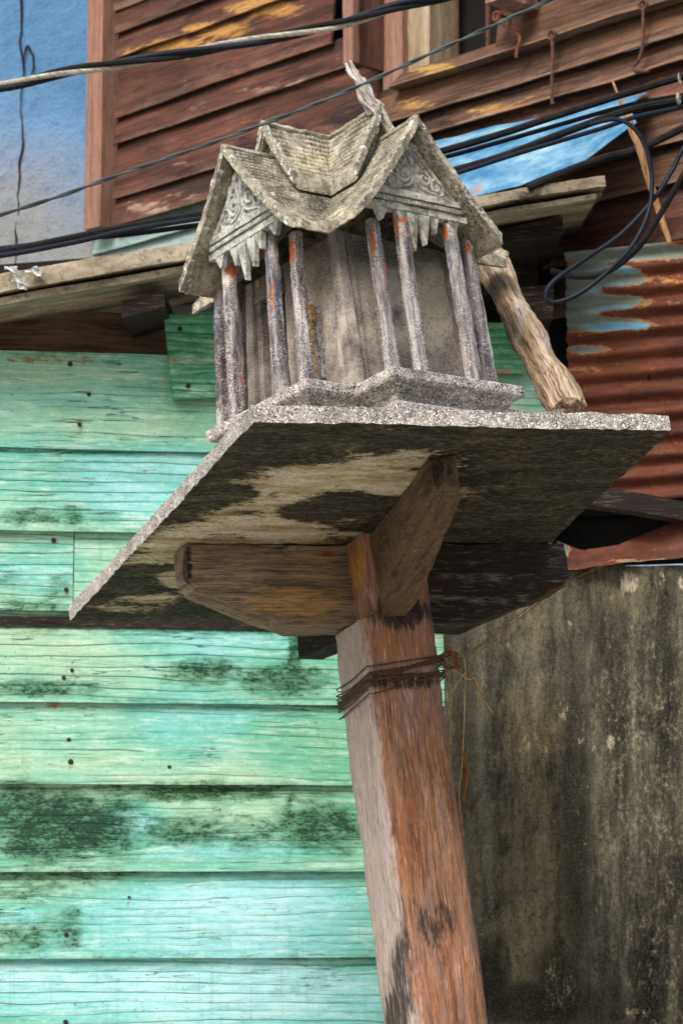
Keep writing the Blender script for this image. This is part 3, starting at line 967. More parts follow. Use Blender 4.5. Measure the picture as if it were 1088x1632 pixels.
hboard(640, 1420, 1088, -28, 6, M['brownboard'], dict(yellow=blobs((690, 110, 60, 14, .7)), soot_shade=blobs((760, 90, 60, 20, .3))), lean=0.05, thick=0.04, name='window_sill_beam', over=0)
hboard(186, 1420, 1088, -440, -330, M['brownboard'], name='wall_board')
# corner post and teal boards below
p = tw(172, 200)
zt_, zb2 = tw(172, -150)[2], tw(172, 366)[2]
MB().box(np.array([p[0], p[1], zb2]) - TWd * 0.045 - TWn * 0.04, TWd * 0.075, TWn * 0.085, Zv * (zt_ - zb2), 3, 40, 3).build('corner_post', M['cornerpost'], house, frame=(p, Zv, TWn, TWd), jit=(0.003, 12))
hboard(150, 480, 190, 364, 392, M['tealboard'], name='lower_board', off=-0.03, over=0.07)
hboard(150, 480, 190, 392, 440, M['tealboard'], name='lower_board', off=-0.03)
# window: frame, dark room, bars
win = MB()
pj = tw(622, 60)
zs0, zs1 = tw(660, 122)[2], tw(660, -220)[2]


def zpost(xa, xb, z0, z1, off, depth, name, mt, par, jit=(0.002, 12)):
    a, b = tw(xa, 60, off), tw(xb, 60, off)
    a[2] = b[2] = z0
    return MB().box(a, b - a, -TWn * depth, Zv * (z1 - z0), 2, 2, 24).build(name, mt, par, frame=(a, Zv, TWn, TWd), jit=jit)


wf = zpost(640, 684, zs0, zs1, -0.02, 0.09, 'window_frame', M['palewood'], house)
zpost(610, 641, zs0 - .01, zs1, 0.0, 0.05, 'window_stile', M['cornerpost'], wf)
for xb in (728, 778):
    q0, q1 = tw(xb, 100, -0.03), tw(xb, -260, -0.03)
    q1[:2] = q0[:2]
    MB().tube([q0 - Zv * .02, q1], 0.0065, 8).build('window_bar', M['rustmetal'], wf)
zpost(690, 696, zs0, tw(690, 52)[2], -0.06, 0.012, 'lath', M['palewood'], wf)
zpost(698, 704, zs0, tw(698, 56)[2], -0.07, 0.008, 'lath', M['white'], wf)
sb = tw(600, 120, -0.02)
sb[2] = zs0 + 0.008
MB().box(sb, tw(826, 60, -0.02) * [1, 1, 0] - sb * [1, 1, 0], -TWn * 0.14, -Zv * 0.03, 20, 3, 1).build('window_sill', M['palewood'], wf, frame=(sb, TWd, TWn, Zv), jit=(0.003, 10))
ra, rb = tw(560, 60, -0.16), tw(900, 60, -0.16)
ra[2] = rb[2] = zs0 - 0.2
MB().box(ra, rb - ra, -TWn * 0.02, Zv * 1.05).box(ra, TWn * 0.13, TWd * 0.01, Zv * 1.05).build('dark_room', M['darkhole'], house)  # near-black sheets paint the shade of the room behind the window
# shutters
h0 = tw(606, 100, 0.0)
h0[2] = tw(600, 118)[2]
shut = MB().box(h0, TWn * 0.10, TWd * 0.014, Zv * 0.8, 4, 2, 20).build('shutter', M['redboard'], house, frame=(h0, Zv, TWn, TWd), jit=(0.002, 10), label='shutter swung open left of the window')
e0 = h0 + TWn * 0.10 - Zv * 0.004
MB().box(e0 - TWd * 0.012, TWn * 0.02, TWd * 0.036, Zv * 0.8, 2, 2, 20).build('shutter_stile', M['cornerpost'], shut, frame=(e0, Zv, TWn, TWd), jit=(0.002, 12))
MB().box(e0 - TWd * 0.014 + TWn * 0.006 + Zv * 0.03, TWn * 0.008, TWd * 0.002, Zv * 0.05).build('slot', M['darkhole'], shut)
MB().tube([h0 + TWn * .05 - TWd * .004 + Zv * .03, h0 + TWn * .05 - TWd * .004 + Zv * .12], 0.008, 8).build('bolt', M['rustmetal'], shut)
s0 = tw(866, 30, 0.0)
s0[2] = tw(855, 22)[2]
shr = MB().box(s0 + TWn * 0.02, TWn * 0.12, -TWd * 0.06, Zv * 0.7, 6, 3, 20).build('shutter', M['cornerpost'], house, frame=(s0, Zv, TWn, TWd), jit=(0.002, 12), label='weathered shutter edge right of the window')
MB().box(s0 + TWn * 0.055 + TWd * 0.001, TWn * 0.02, TWd * 0.008, Zv * 0.7).build('shutter_stile', M['brownboard'], shr, frame=(s0, Zv, TWn, TWd))


def hook(pts, r, label, mt, off=0.05, name='hanging_hook'):
    P = [tw(x, y, off) for x, y in pts]
    o = MB().tube(P, r, 8, smooth=5)
    k = P[0]
    ring = [k + 0.011 * (TWd * math.cos(t) + Zv * math.sin(t)) for t in np.linspace(0, 2 * math.pi, 13)]
    o.tube(ring, r * 0.9, 6)
    o.tube([k + Zv * 0.006, k + Zv * 0.006 - TWn * 0.05], r, 6)
    return tag(o.build(name, mt), label, 'hook', 'iron hooks hanging on the house wall')


hook([(879, 56), (880, 90), (879, 130), (879, 158), (880, 166)], 0.0042, 'straight rusty iron rod hanging on the beam, nearer the window', M['rustmetal'])
hook([(1024, 8), (1024, 50), (1022, 80), (1016, 98), (1008, 106), (1012, 114), (1022, 114), (1034, 113)], 0.0042, 'rusty iron hook with bent foot hanging at the upper right', M['rustmetal'])
hook([(791, 26), (800, 38), (812, 46), (824, 54), (828, 64), (824, 78), (822, 92)], 0.0045, 'orange rusty latch hook beside the right shutter', M['rustred'], 0.06)

# ------------------------------------------------------------------ blue plaster wall (left, behind)
PWd = unit([0.97, -0.24, 0])
PWn = np.array([PWd[1], -PWd[0], 0])
PWo = at(158, 200, 7.0)


def pw(x, y, off=0.0):
    return onp(x, y, PWo + PWn * off, PWn)


zA, zB = pw(80, 520)[2], pw(80, -260)[2]
pa, pb_ = pw(-260, 200), pw(163, 200)
fade = lambda P: sstep(120, 400, topx(P)[:, 1] - 0.25 * (topx(P)[:, 0] - 80))
pl = thing('blue_plaster_wall', 'faded blue plastered wall with a cracked vertical pipe line, at the far upper left', 'wall', [pa[0], pa[1], 0])
MB().box([pa[0], pa[1], zA - 1.5], (pb_ - pa) * [1, 1, 0], -PWn * 0.15, Zv * (zB - zA + 1.5), 60, 1, 90).build('wall_panel', M['plaster'], pl, frame=(pa, PWd, PWn, Zv), attrs=dict(fade=fade), jit=(0.008, 4))
cr = [pw(x, y, 0.004) for x, y in ((33, -30), (34, 40), (33, 70), (38, 110), (34, 150), (36, 210), (31, 270), (30, 310), (27, 360), (26, 400), (24, 470))]
MB().tube(cr, [0.004, 0.002, 0.003, 0.0015, 0.003, 0.0015, 0.002, 0.001], 6, smooth=4).build('crack', M['darkwood'], pl, jit=(0.008, 30))
MB().tube([pw(x, y, 0.004) for x, y in ((36, 100), (44, 72), (50, 80), (53, 100), (50, 120))], [0.002, 0.004, 0.003, 0.002], 6, smooth=4).build('crack', M['darkwood'], pl, jit=(0.008, 30))
ch = []

# ------------------------------------------------------------------ lean-to eave
eave = thing('lean_to_eave', 'sloping grey sheet eave running behind the shrine, over the green wall', 'roof', at(400, 380, 5.0) * np.array([1, 1, 0]))
ea, eb = at(-160, 462, 5.1), at(962, 279, 5.1)
ed = unit(eb - ea)
back_ = np.array([0, 1.0, 0.09])
up_ = unit(np.cross(ed, [0, 1, 0.09])) * 1.0
up_ = up_ if up_[2] > 0 else -up_
MB().gridbox(lambda a, b, c: ea + np.outer(a, eb - ea) + np.outer(b, back_ * 0.6) - np.outer((1 - c) * (.042 - .020 * a), up_), 150, 10, 4).build('roof_sheet', M['eave'], eave, frame=(ea, ed, back_, up_), jit=[(0.004, 9), (0.0016, 45)], attrs=dict(soot_shade=blobs((880, 320, 150, 70, .5), (130, 450, 60, 14, .5), (260, 420, 50, 10, .45), (40, 450, 40, 20, .2))))  # mask at the right end paints that end's shade into the colour
e2_ = ea + np.array([0, 0.02, 0])
MB().gridbox(lambda a, b, c: e2_ + np.outer(a, (eb - ea) * 0.985) + np.outer(b, back_ * 0.34) - np.outer((.064 - .024 * a) - c * (.017 - .007 * a), up_), 120, 8, 1).build('soffit_sheet', M['eave'], eave, frame=(ea, ed, back_, up_), jit=[(0.003, 7), (0.001, 40)])
for (px, s, lab) in (([(195, 508), (262, 488), (262, 462), (195, 480)], 5.16, None), ([(770, 400), (897, 372), (895, 345), (770, 372)], 5.25, None), ([(830, 514), (882, 508), (882, 452), (830, 456)], 5.3, None), ([(740, 470), (858, 460), (856, 400), (740, 410)], 5.5, None)):
    P = [at(x, y, s) for x, y in px]
    MB().gridbox(lambda a, b, c, P=P: np.outer((1 - a) * (1 - b), P[0]) + np.outer(a * (1 - b), P[1]) + np.outer(a * b, P[2]) + np.outer((1 - a) * b, P[3]) + np.outer(c, [0, .35, .02]), 8, 4, 8).build(
        'rafter_end', M['darkwood'], eave, frame=(P[0], unit(P[1] - P[0]), np.array([0, 1, 0]), Zv), jit=(0.003, 12), attrs=dict(soot_shade=0.2))  # near-black wood colour paints in the shade under the eave
# crumpled white scrap on the eave edge
ws = [at(x, y, 5.085) for x, y in ((15, 428), (60, 452), (68, 452), (14, 458))]
scr = MB()
pc_ = at(42, 440, 5.095)
for k in range(7):
    c_ = at(random.uniform(18, 64), random.uniform(428, 458), 5.085)
    ax_, ay_ = unit([1, .2, random.uniform(-.5, .5)]) * random.uniform(.012, .028), unit([random.uniform(-.3, .3), -.3, 1]) * random.uniform(.008, .018)
    scr.gridbox(lambda a, b, c, c_=c_, ax_=ax_, ay_=ay_: c_ + np.outer(a - .5, ax_) + np.outer(b - .5, ay_) + np.outer(c * .003 + .008 * np.sin(a * 5 + b * 4), [0, -1, 0]), 6, 6, 1)
tag(scr.build('white_scrap', M['white'], jit=(0.006, 60)), 'crumpled white scrap stuck on the grey eave edge at the far left', 'scrap')

# ------------------------------------------------------------------ blue sheet under the house window
bt = np.array([(690, 226), (780, 204), (900, 178), (1028, 148)], float)
bb = np.array([(736, 316), (826, 296), (930, 256), (1012, 196)], float)


def bsfn(a, b, c):
    tx = np.interp(a, np.linspace(0, 1, 4), bt[:, 0]); ty = np.interp(a, np.linspace(0, 1, 4), bt[:, 1])
    bx = np.interp(a, np.linspace(0, 1, 4), bb[:, 0]); by = np.interp(a, np.linspace(0, 1, 4), bb[:, 1])
    out = []
    for i in range(len(a)):
        T, B = tw(tx[i], ty[i], 0.03), tw(bx[i], by[i], 0.26)
        q = T + (B - T) * b[i]
        q = q + TWn * 0.03 * math.sin(b[i] * math.pi) - TWn * 0.004 * c[i]
        out.append(q)
    return np.array(out)


bs = MB().gridbox(bsfn, 36, 16, 1).build('blue_sheet', M['bluesheet'], frame=(tw(700, 220), TWd, TWn, Zv), jit=(0.004, 8), attrs=dict(rust=blobs((940, 245, 50, 8, .6), (760, 300, 20, 20, .5), (980, 215, 30, 10, .4))))
tag(bs, 'faded blue metal sheet sloping out under the house window, behind the cables', 'metal sheet')

# ------------------------------------------------------------------ rusted corrugated iron
KOo = at(1000, 600, 5.36)
KOd = unit([0.94, -0.34, 0])
KOn = np.array([KOd[1], -KOd[0], 0])
k0, k1 = onp(903, 600, KOo, KOn), onp(1180, 600, KOo, KOn)
kz1, kz0 = onp(1000, 394, KOo, KOn)[2], onp(1000, 800, KOo, KOn)[2]


def kfn(a, b, c):
    z = kz0 + (kz1 - kz0) * b
    wv = np.cos((kz1 - z) / 0.0465 * 2 * math.pi)
    P = np.outer(1 - a, k0) + np.outer(a, k1)
    P[:, 2] = z + 0.006 * (a - .3)
    dent = 0.006 * vn(np.stack([a * 3, b * 4, a * 0], -1), 1.0, 5)
    P += np.outer(0.0085 * wv + dent - 0.0016 * c, KOn)
    P += np.outer(0.004 * (1 - a) ** 8 * vn(np.stack([b * 60, b * 0, b * 0], -1), 1.0, 3), KOd)
    return P


ko = MB().gridbox(kfn, 40, 200, 1).build('corrugated_sheet', M['corr'], frame=(KOo, KOd, KOn, Zv), attrs=dict(
    paint=blobs((990, 400, 170, 24, .7), (945, 440, 110, 24, .8), (945, 482, 115, 20, .8), (950, 517, 105, 16, .8), (930, 470, 50, 80, .6), (935, 556, 60, 10, .5), (940, 590, 50, 8, .45)),
    blue=blobs((1000, 425, 50, 12, .8), (995, 462, 60, 12, .9), (1000, 495, 60, 10, .9), (985, 522, 70, 8, .9)), yellow=blobs((1066, 446, 30, 10, .5), (1068, 484, 24, 6, .42), (1020, 470, 30, 5, .25)), hole=blobs((1034, 602, 7, 8, .8), (976, 530, 3, 3, .7))))
tag(ko, 'rusted corrugated iron sheet with flaking pale blue paint at its upper left', 'metal sheet')
# darker strips beneath: beam, grey board, curled rusty flashing
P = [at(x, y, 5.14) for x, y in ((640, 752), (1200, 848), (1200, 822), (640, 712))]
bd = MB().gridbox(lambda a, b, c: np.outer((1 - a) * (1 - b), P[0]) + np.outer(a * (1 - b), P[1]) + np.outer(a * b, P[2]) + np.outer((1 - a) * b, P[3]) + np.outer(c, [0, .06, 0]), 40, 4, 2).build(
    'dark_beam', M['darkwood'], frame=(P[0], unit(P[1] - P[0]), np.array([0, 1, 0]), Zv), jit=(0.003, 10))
tag(bd, 'dark beam behind the slab, below the rusted corrugated iron', 'beam')
fl = np.array([(886, 862, 908), (930, 876, 906), (985, 868, 898), (1030, 850, 892), (1088, 826, 888), (1180, 800, 880)], float)


def flfn(a, b, c):
    i = np.linspace(0, 1, len(fl))
    x, yt, yb = [np.interp(a, i, fl[:, k]) for k in range(3)]
    return np.array([at(x[j], yt[j] + (yb[j] - yt[j]) * b[j], 5.20 - 0.05 * b[j] + 0.012 * math.sin(x[j] * .05)) + np.array([0, .002 * c[j], 0]) for j in range(len(a))])


tag(MB().gridbox(flfn, 50, 10, 1).build('rusty_flashing', M['corr'], frame=(at(900, 880, 5.2), np.array([1.0, 0, 0]), np.array([0, 1.0, 0]), Zv), jit=(0.004, 20),
    attrs=dict(paint=blobs((900, 875, 10, 14, .6), (1040, 894, 100, 6, .62), (910, 906, 30, 3, .6)), blue=0.0)), 'curled rusty metal flashing along the top of the concrete wall', 'flashing')
P2 = [at(x, y, 5.19) for x, y in ((690, 872), (806, 872), (800, 850), (690, 836))]
tag(MB().gridbox(lambda a, b, c: np.outer((1 - a) * (1 - b), P2[0]) + np.outer(a * (1 - b), P2[1]) + np.outer(a * b, P2[2]) + np.outer((1 - a) * b, P2[3]) + np.outer(c, [0, .05, 0]), 10, 4, 1).build(
    'grey_offcut', M['eave'], frame=(P2[0], np.array([1.0, 0, 0]), np.array([0, 1.0, 0]), Zv), jit=(0.002, 20)), 'grey board offcut lying on the concrete wall, half hidden by the slab', 'board')

# ------------------------------------------------------------------ cables
def cable(pts, r, mt, label, name='cable', group=None, smooth=8, cat='cable', seg=8):
    P = [at(x, y, Y) for x, y, Y in pts]
    return tag(MB().tube(P, r, seg, smooth=smooth).build(name, mt), label, cat, group)


# twisted pair in front
cp = spline([at(x, y, 3.0) for x, y in ((-120, 158), (0, 139), (100, 116), (200, 100), (300, 84), (400, 66), (500, 47), (560, 33), (640, 9), (720, -8), (860, -44))], 40)
tn = unit(cp[-1] - cp[0])
q1 = unit(np.cross(tn, [0, 1, 0])); q2 = np.cross(tn, q1)
L_ = np.concatenate([[0], np.cumsum(np.linalg.norm(np.diff(cp, axis=0), axis=1))])


def strand(ph, rr, pitch):
    t = L_ / pitch * 2 * math.pi + ph
    return cp + np.outer(np.cos(t) * rr, q1) + np.outer(np.sin(t) * rr, q2)


tp = thing('twisted_cable', 'thick twisted cable of blue-black and bare steel strands crossing the top left corner', 'cable', cp[0])
MB().tube(strand(0.6, 0.0036, 0.30), 0.0042, 10).build('insulated_strand', M['bluecable'], tp)
MB().tube(strand(0.6 + 2.1, 0.0036, 0.30), 0.0036, 8).build('insulated_strand', M['rubber'], tp)
core = strand(0.6 + 4.2, 0.0036, 0.30)
for k in range(6):
    t = L_ / 0.03 * 2 * math.pi + k * math.pi / 3
    MB().tube(core + np.outer(np.cos(t) * 0.0022, q1) + np.outer(np.sin(t) * 0.0022, q2), 0.0013, 6).build('steel_strand', M['steel'], tp)
th = thing('thin_wire', 'thin grey wire crossing diagonally in front of the finial of the shrine', 'wire', at(0, 345, 3.3))
tpts = spline([at(x, y, 3.3) for x, y in ((-120, 380), (0, 343), (100, 311), (200, 275), (320, 234), (440, 190), (560, 142), (700, 79), (880, -2), (1000, -58))], 24)
Lt = np.concatenate([[0], np.cumsum(np.linalg.norm(np.diff(tpts, axis=0), axis=1))])
for k in range(2):
    t = Lt / 0.10 * 2 * math.pi + k * math.pi
    MB().tube(tpts + np.outer(np.cos(t) * 0.0014, q1) + np.outer(np.sin(t) * 0.0014, q2), 0.0017, 6).build('strand', M['greywire'], th)
GL = 'cables strung behind the shrine on the left'
cable([(-120, 414, 5.4), (0, 401, 5.4), (100, 382, 5.4), (200, 362, 5.4), (330, 340, 5.4), (430, 330, 5.4)], 0.0085, M['rubber'], 'black cable behind the shrine on the left, uppermost of the sagging bundle', group=GL)
cable([(-120, 424, 5.38), (0, 408, 5.38), (110, 388, 5.38), (210, 366, 5.38), (330, 347, 5.38), (430, 338, 5.38)], 0.006, M['bluecable'], 'blue-black cable in the middle of the sagging bundle left of the shrine', group=GL)
cable([(-120, 400, 5.42), (0, 396, 5.42), (110, 382, 5.42), (210, 373, 5.42), (330, 357, 5.42), (430, 346, 5.42)], 0.006, M['bluecable'], 'blue-black cable, lowest of the bundle where it meets the left gable', group=GL)
GR = 'cables strung over the blue sheet on the right'
cable([(640, 258, 4.9), (700, 242, 4.9), (790, 216, 4.9), (900, 180, 4.9), (1000, 148, 4.9), (1088, 122, 4.9), (1200, 90, 4.9)], 0.0075, M['rubber'], 'thick black cable over the blue sheet, uppermost of the right bundle', group=GR)
cable([(640, 262, 4.92), (705, 251, 4.92), (800, 225, 4.92), (900, 196, 4.92), (1000, 168, 4.92), (1088, 152, 4.92), (1200, 132, 4.92)], 0.005, M['bluecable'], 'thin blue-black cable, second from the top over the blue sheet', group=GR)
cable([(640, 292, 4.9), (714, 274, 4.9), (800, 249, 4.9), (900, 211, 4.9), (1000, 176, 4.9), (1088, 158, 4.9), (1200, 130, 4.9)], 0.008, M['rubber'], 'thick black cable, third from the top over the blue sheet', group=GR)
cable([(640, 298, 4.88), (720, 278, 4.88), (820, 246, 4.88), (900, 222, 4.88), (960, 204, 4.88), (1010, 187, 4.88), (1060, 176, 4.88), (1200, 146, 4.88)], 0.005, M['bluecable'], 'thin blue-black cable, lowest over the blue sheet', group=GR)
cable([(840, 300, 5.1), (905, 272, 5.1), (960, 252, 5.1), (1020, 236, 5.1), (1088, 204, 5.1), (1200, 150, 5.1)], 0.0085, M['rubber'], 'thick black cable below the blue sheet running off the right edge', group=GR)
cable([(940, 198, 4.86), (980, 190, 4.85), (1010, 205, 4.84), (1030, 240, 4.84), (1038, 290, 4.84), (1032, 340, 4.83), (1006, 392, 4.82), (960, 440, 4.8), (915, 472, 4.8), (880, 482, 4.8), (869, 471, 4.8), (882, 448, 4.8), (930, 414, 4.82), (990, 372, 4.84),
       (1040, 318, 4.85), (1070, 272, 4.86), (1100, 220, 4.86), (1200, 120, 4.86)], 0.0048, M['bluecable'], 'blue-black cable hanging in a long loop before the corrugated iron', 'hanging_cable')
cable([(1200, 170, 4.9), (1110, 250, 4.9), (1070, 310, 4.9), (1030, 376, 4.9), (1000, 410, 4.92), (960, 436, 4.95), (915, 440, 5.0), (880, 432, 5.1)], 0.0068, M['rubber'], 'thick black cable dropping from the right edge behind the hanging loop', 'hanging_cable')
MBt = MB()
for k in range(5):
    c_ = at(1084 + random.uniform(-6, 8), 150 + random.uniform(-28, 20), 4.87)
    MBt.tube([c_ + 0.011 * np.array([0.3 * math.cos(t), math.cos(t), math.sin(t)]) for t in np.linspace(0, 6.3, 12)], 0.0014, 6)
tag(MBt.build('cable_tie', M['steel']), 'pale wire tie bunching the cables at the right edge', 'tie')
bam = thing('bamboo_stick', 'split bamboo stick leaning in front of the boards at the right', 'stick', at(1062, 384, 5.0))
MB().tube([at(x, y, 5.0) for x, y in ((984, 150), (1000, 190), (1020, 240), (1038, 300), (1052, 345), (1066, 386))], [0.003, 0.008, 0.0085, 0.0075, 0.007, 0.005], 7, smooth=4).build('cane', M['bamboo'], bam, frame=(at(1020, 250, 5), unit(at(1066, 386, 5) - at(984, 150, 5)), np.array([0, 1.0, 0]), np.array([1.0, 0, 0])), jit=(0.002, 60))
MB().tube([at(x, y, 4.99) for x, y in ((975, 128), (984, 152), (996, 176))], 0.0025, 6).build('splinter', M['bamboo'], bam)
MB().tube([at(1086, 660, 5.2), at(1084, 720, 5.2), at(1078, 795, 5.2)], 0.0012, 5)

# ================================================================== SLAB, POST
def slfn(a, b, c):
    P = np.outer((1 - a) * (1 - b), SA) + np.outer(a * (1 - b), SB) + np.outer(a * b, SD) + np.outer((1 - a) * b, SCc)
    return P + np.outer(c * TH, N)


upale = blobs((330, 880, 170, 60, .72), (500, 790, 190, 56, .7), (430, 850, 140, 30, .75), (560, 780, 240, 60, .6), (430, 810, 150, 60, .6), (300, 910, 90, 50, .6), (210, 965, 90, 14, .5), (480, 770, 130, 34, .7), (400, 800, 70, 40, .55), (560, 770, 210, 44, .8), (640, 735, 130, 26, .62), (400, 840, 120, 30, .8), (450, 790, 90, 36, .7), (520, 820, 80, 14, .5), (280, 915, 60, 36, .72), (240, 955, 70, 14, .6), (330, 940, 60, 26, .75), (620, 780, 60, 30, .6), (480, 850, 200, 8, .55))
dark_ = blobs((560, 805, 90, 22, 1.0), (500, 815, 60, 16, .9), (370, 788, 44, 14, 1.0), (330, 790, 40, 26, .8), (210, 930, 50, 20, .7), (250, 905, 50, 10, .6))
slab = MB().gridbox(slfn, 110, 150, 3, side={'c0': 1}).build('stone_slab', [M['pebble'], M['under']], frame=(SA, Uv, Vv, N), attrs=dict(pale=lambda P: np.clip(upale(P) - dark_(P), 0, 1)), jit=[(0.0022, 70), (0.003, 11)])
tag(slab, 'square washed-gravel concrete slab, stained underneath, tilted on top of the wooden post', 'slab')

post = thing('wooden_post', 'leaning red-brown wooden post with cross beams, carrying the stone slab', 'post', sl_(.447, .6, -2.2))
foot = sl_(.447, .6, -2.24)


def postfn(a, b, c):
    h = -2.26 + 2.255 * a
    drift = -0.013 * (h + 0.25) / 0.6
    uu = .376 + drift + b * .1395 + (1 - b) * .022 * (h > -.152)
    vv = .553 + c * .14
    # worn corners
    cb, cc = np.abs(b - .5) * 2, np.abs(c - .5) * 2
    k = np.where((cb > .99) & (cc > .99), 0.006, 0)
    uu = uu - np.sign(b - .5) * k
    vv = vv - np.sign(c - .5) * k
    return SA + np.outer(uu, Uv) + np.outer(vv, Vv) + np.outer(h, N)


pale_left = lambda P: np.clip(((SA + Uv * .3775 - P) @ Uv + ((P - SA) @ N + .25) * -.0217) * 70 + .85, 0, 1.0)
porange = blobs((640, 1020, 80, 40, .7), (665, 1180, 30, 80, .5), (650, 1330, 40, 160, .62), (700, 1560, 60, 100, .62), (760, 1560, 30, 100, .5), (655, 1450, 20, 90, .4))
psoot = blobs((640, 975, 70, 34, .85), (640, 1085, 76, 16, .85), (640, 1560, 26, 120, .85), (630, 1620, 24, 60, .9), (690, 1470, 40, 50, .62), (700, 1530, 16, 50, .5), (600, 950, 30, 80, .3))
MB().gridbox(postfn, 260, 9, 9).build('post_shaft', M['post'], post, frame=(foot, N, Vv, Uv), jit=[(0.004, 5), (0.002, 22), (0.0014, 90)], attrs=dict(
    orange=porange, soot_shade=psoot, pale=lambda P: np.maximum(pale_left(P), blobs((560, 1150, 30, 200, .3))(P)), ochre=blobs((568, 905, 16, 50, .8))))


# long cross beam along the slab, notched into the post
def beam_u(u0, u1, v0, v1, flip, top):
    def fn(a, b, c):
        u = u0 + (u1 - u0) * a
        q = np.abs(a if not flip else 1 - a)                     # 0 at the free end
        low = -0.078 - 0.070 * np.minimum(1, q / .60)
        low = np.where(q < .02, -0.066, low)
        h = top + (low - top) * b
        return SA + np.outer(u, Uv) + np.outer(v0 + (v1 - v0) * c, Vv) + np.outer(h, N)
    return fn


MB().gridbox(beam_u(.098, .405, .628, .690, False, -0.003), 60, 12, 4).build('cross_beam', M['beam'], post, frame=(sl_(.1, .63, 0), Uv, Vv, N), jit=[(0.004, 12), (0.0015, 50)], label='ochre-brown cross beam left of the post',
    attrs=dict(ochre=blobs((470, 960, 110, 36, .8), (500, 900, 60, 60, .5), (330, 940, 50, 14, .4)), pale=blobs((380, 915, 90, 26, .55)), red=blobs((522, 878, 14, 8, .8)), soot_shade=blobs((298, 905, 10, 40, .9), (420, 872, 130, 10, .5))))
MB().gridbox(beam_u(.815, .49, .618, .690, False, -0.003), 60, 12, 4).build('cross_beam', M['beam'], post, frame=(sl_(.5, .63, 0), Uv, Vv, N), jit=[(0.004, 12), (0.0015, 50)], label='sooty dark cross beam right of the post',
    attrs=dict(soot_shade=lambda P: np.maximum(.8, blobs((800, 980, 120, 20, .9))(P)), pale=blobs((780, 940, 30, 6, .4))))


# arms reaching to the front and to the back of the slab
def arm(u0, v0, u1, v1, h0, h1, wd, top=-0.003):
    d = unit(Uv * (u1 - u0) + Vv * (v1 - v0))
    sd = np.cross(N, d)

    def fn(a, b, c):
        low = h0 + (h1 - h0) * np.minimum(1, a / .8)
        h = top + (low - top) * b
        return SA + np.outer(u0 + (u1 - u0) * a, Uv) + np.outer(v0 + (v1 - v0) * a, Vv) + np.outer(h, N) + np.outer((c - .5) * wd, -sd)
    return fn, d


fa, da = arm(.362, .135, .437, .565, -0.072, -0.150, .042)
MB().gridbox(fa, 60, 12, 4).build('support_arm', M['arm'], post, frame=(sl_(.36, .13, 0), da, Uv, N), jit=[(0.003, 14), (0.0012, 50)], label='dark brown arm reaching from the post to the front of the slab',
    attrs=dict(soot_shade=lambda P: np.maximum(.12, blobs((700, 740, 30, 40, .75))(P)), pale=blobs((650, 860, 26, 70, .35))))
fb, db = arm(.405, .875, .43, .68, -0.145, -0.150, .05)
MB().gridbox(fb, 40, 10, 4).build('support_arm', M['darkwood'], post, frame=(sl_(.5, 1, 0), db, Uv, N), jit=[(0.004, 14)], label='black arm reaching to the back of the slab')

# wire lashed round the post, strings hanging from its knot
lash = thing('binding_wire', 'thin brown wire lashed round the wooden post, its knot and loose ends at the right', 'wire', sl_(.51, .55, -.25))
ang_ = [(.374, .551, -.012), (.377, .5495, -.010), (.45, .549, .004), (.515, .5495, .016), (.518, .552, .017), (.519, .62, .010), (.518, .693, .0), (.515, .696, -.001), (.45, .697, -.010), (.377, .696, -.02), (.374, .693, -.021), (.3725, .62, -.020)]
for k in range(11):
    hh = -.240 - .0028 * k + random.uniform(-.007, .007)
    tl = random.uniform(-.012, .012)
    pts = [sl_(u + (u < .4) * -.0012 * (k % 2), v - (v < .56) * .0011 * (k % 3), hh + dh + tl * ((u - .445) / .07) + random.uniform(-.003, .003)) for (u, v, dh) in ang_]
    MB().tube(pts + [pts[0]], 0.0013, 5).build('wire_loop', M['wirebrown'], lash)
pk = at(716, 1052, 4.33)
kn = []
for k in range(60):
    t = k * 0.9
    kn.append(pk + np.array([0.016 * math.cos(t) + random.uniform(-.006, .006), 0.012 * math.sin(t * 1.3), 0.012 * math.sin(t) + random.uniform(-.006, .006)]))
MB().tube(kn, 0.0009, 5, smooth=3).build('wire_knot', M['rustwire'], lash)
for pts, r, mt in (([(715, 1050), (740, 1068), (762, 1098), (775, 1126), (790, 1142)], .001, 'rustwire'), ([(712, 1060), (745, 1082), (756, 1082), (768, 1112), (786, 1138)], .0009, 'string'),
                   ([(738, 1048), (741, 1066), (739, 1150), (735, 1230), (731, 1262), (734, 1300), (738, 1332)], .0011, 'string'), ([(740, 1072), (722, 1100), (717, 1130), (717, 1186)], .0011, 'string'),
                   ([(722, 1106), (726, 1150), (734, 1190), (742, 1230), (738, 1290), (737, 1318)], .001, 'rustwire'), ([(738, 1200), (744, 1232), (740, 1262), (738, 1280)], .0028, 'rustwire'),
                   ([(738, 1048), (790, 1012), (840, 976), (900, 930), (1000, 884)], .0008, 'rustwire'), ([(736, 1050), (800, 1000), (850, 962), (886, 936)], .0007, 'rustwire')):
    MB().tube([at(x, y, 4.33) for x, y in pts], r, 5, smooth=4).build('loose_end', M[mt], lash)

# ================================================================== SPIRIT HOUSE
house_ = thing('spirit_house', 'weathered grey concrete spirit house with crossed gable roof and thin columns, on the stone slab', 'shrine', SO)
FR = (SO, E1, E2, N)


def cross_ring(hw, r, sub=10):
    c = [(-hw, -r), (hw, -r), (hw, -hw), (r, -hw), (r, hw), (hw, hw), (hw, r), (-hw, r), (-hw, hw), (-r, hw), (-r, -hw), (-hw, -hw)]
    out = []
    for i in range(12):
        p, q = np.array(c[i]), np.array(c[(i + 1) % 12])
        out += [p + (q - p) * k / sub for k in range(sub)]
    return np.array(out)


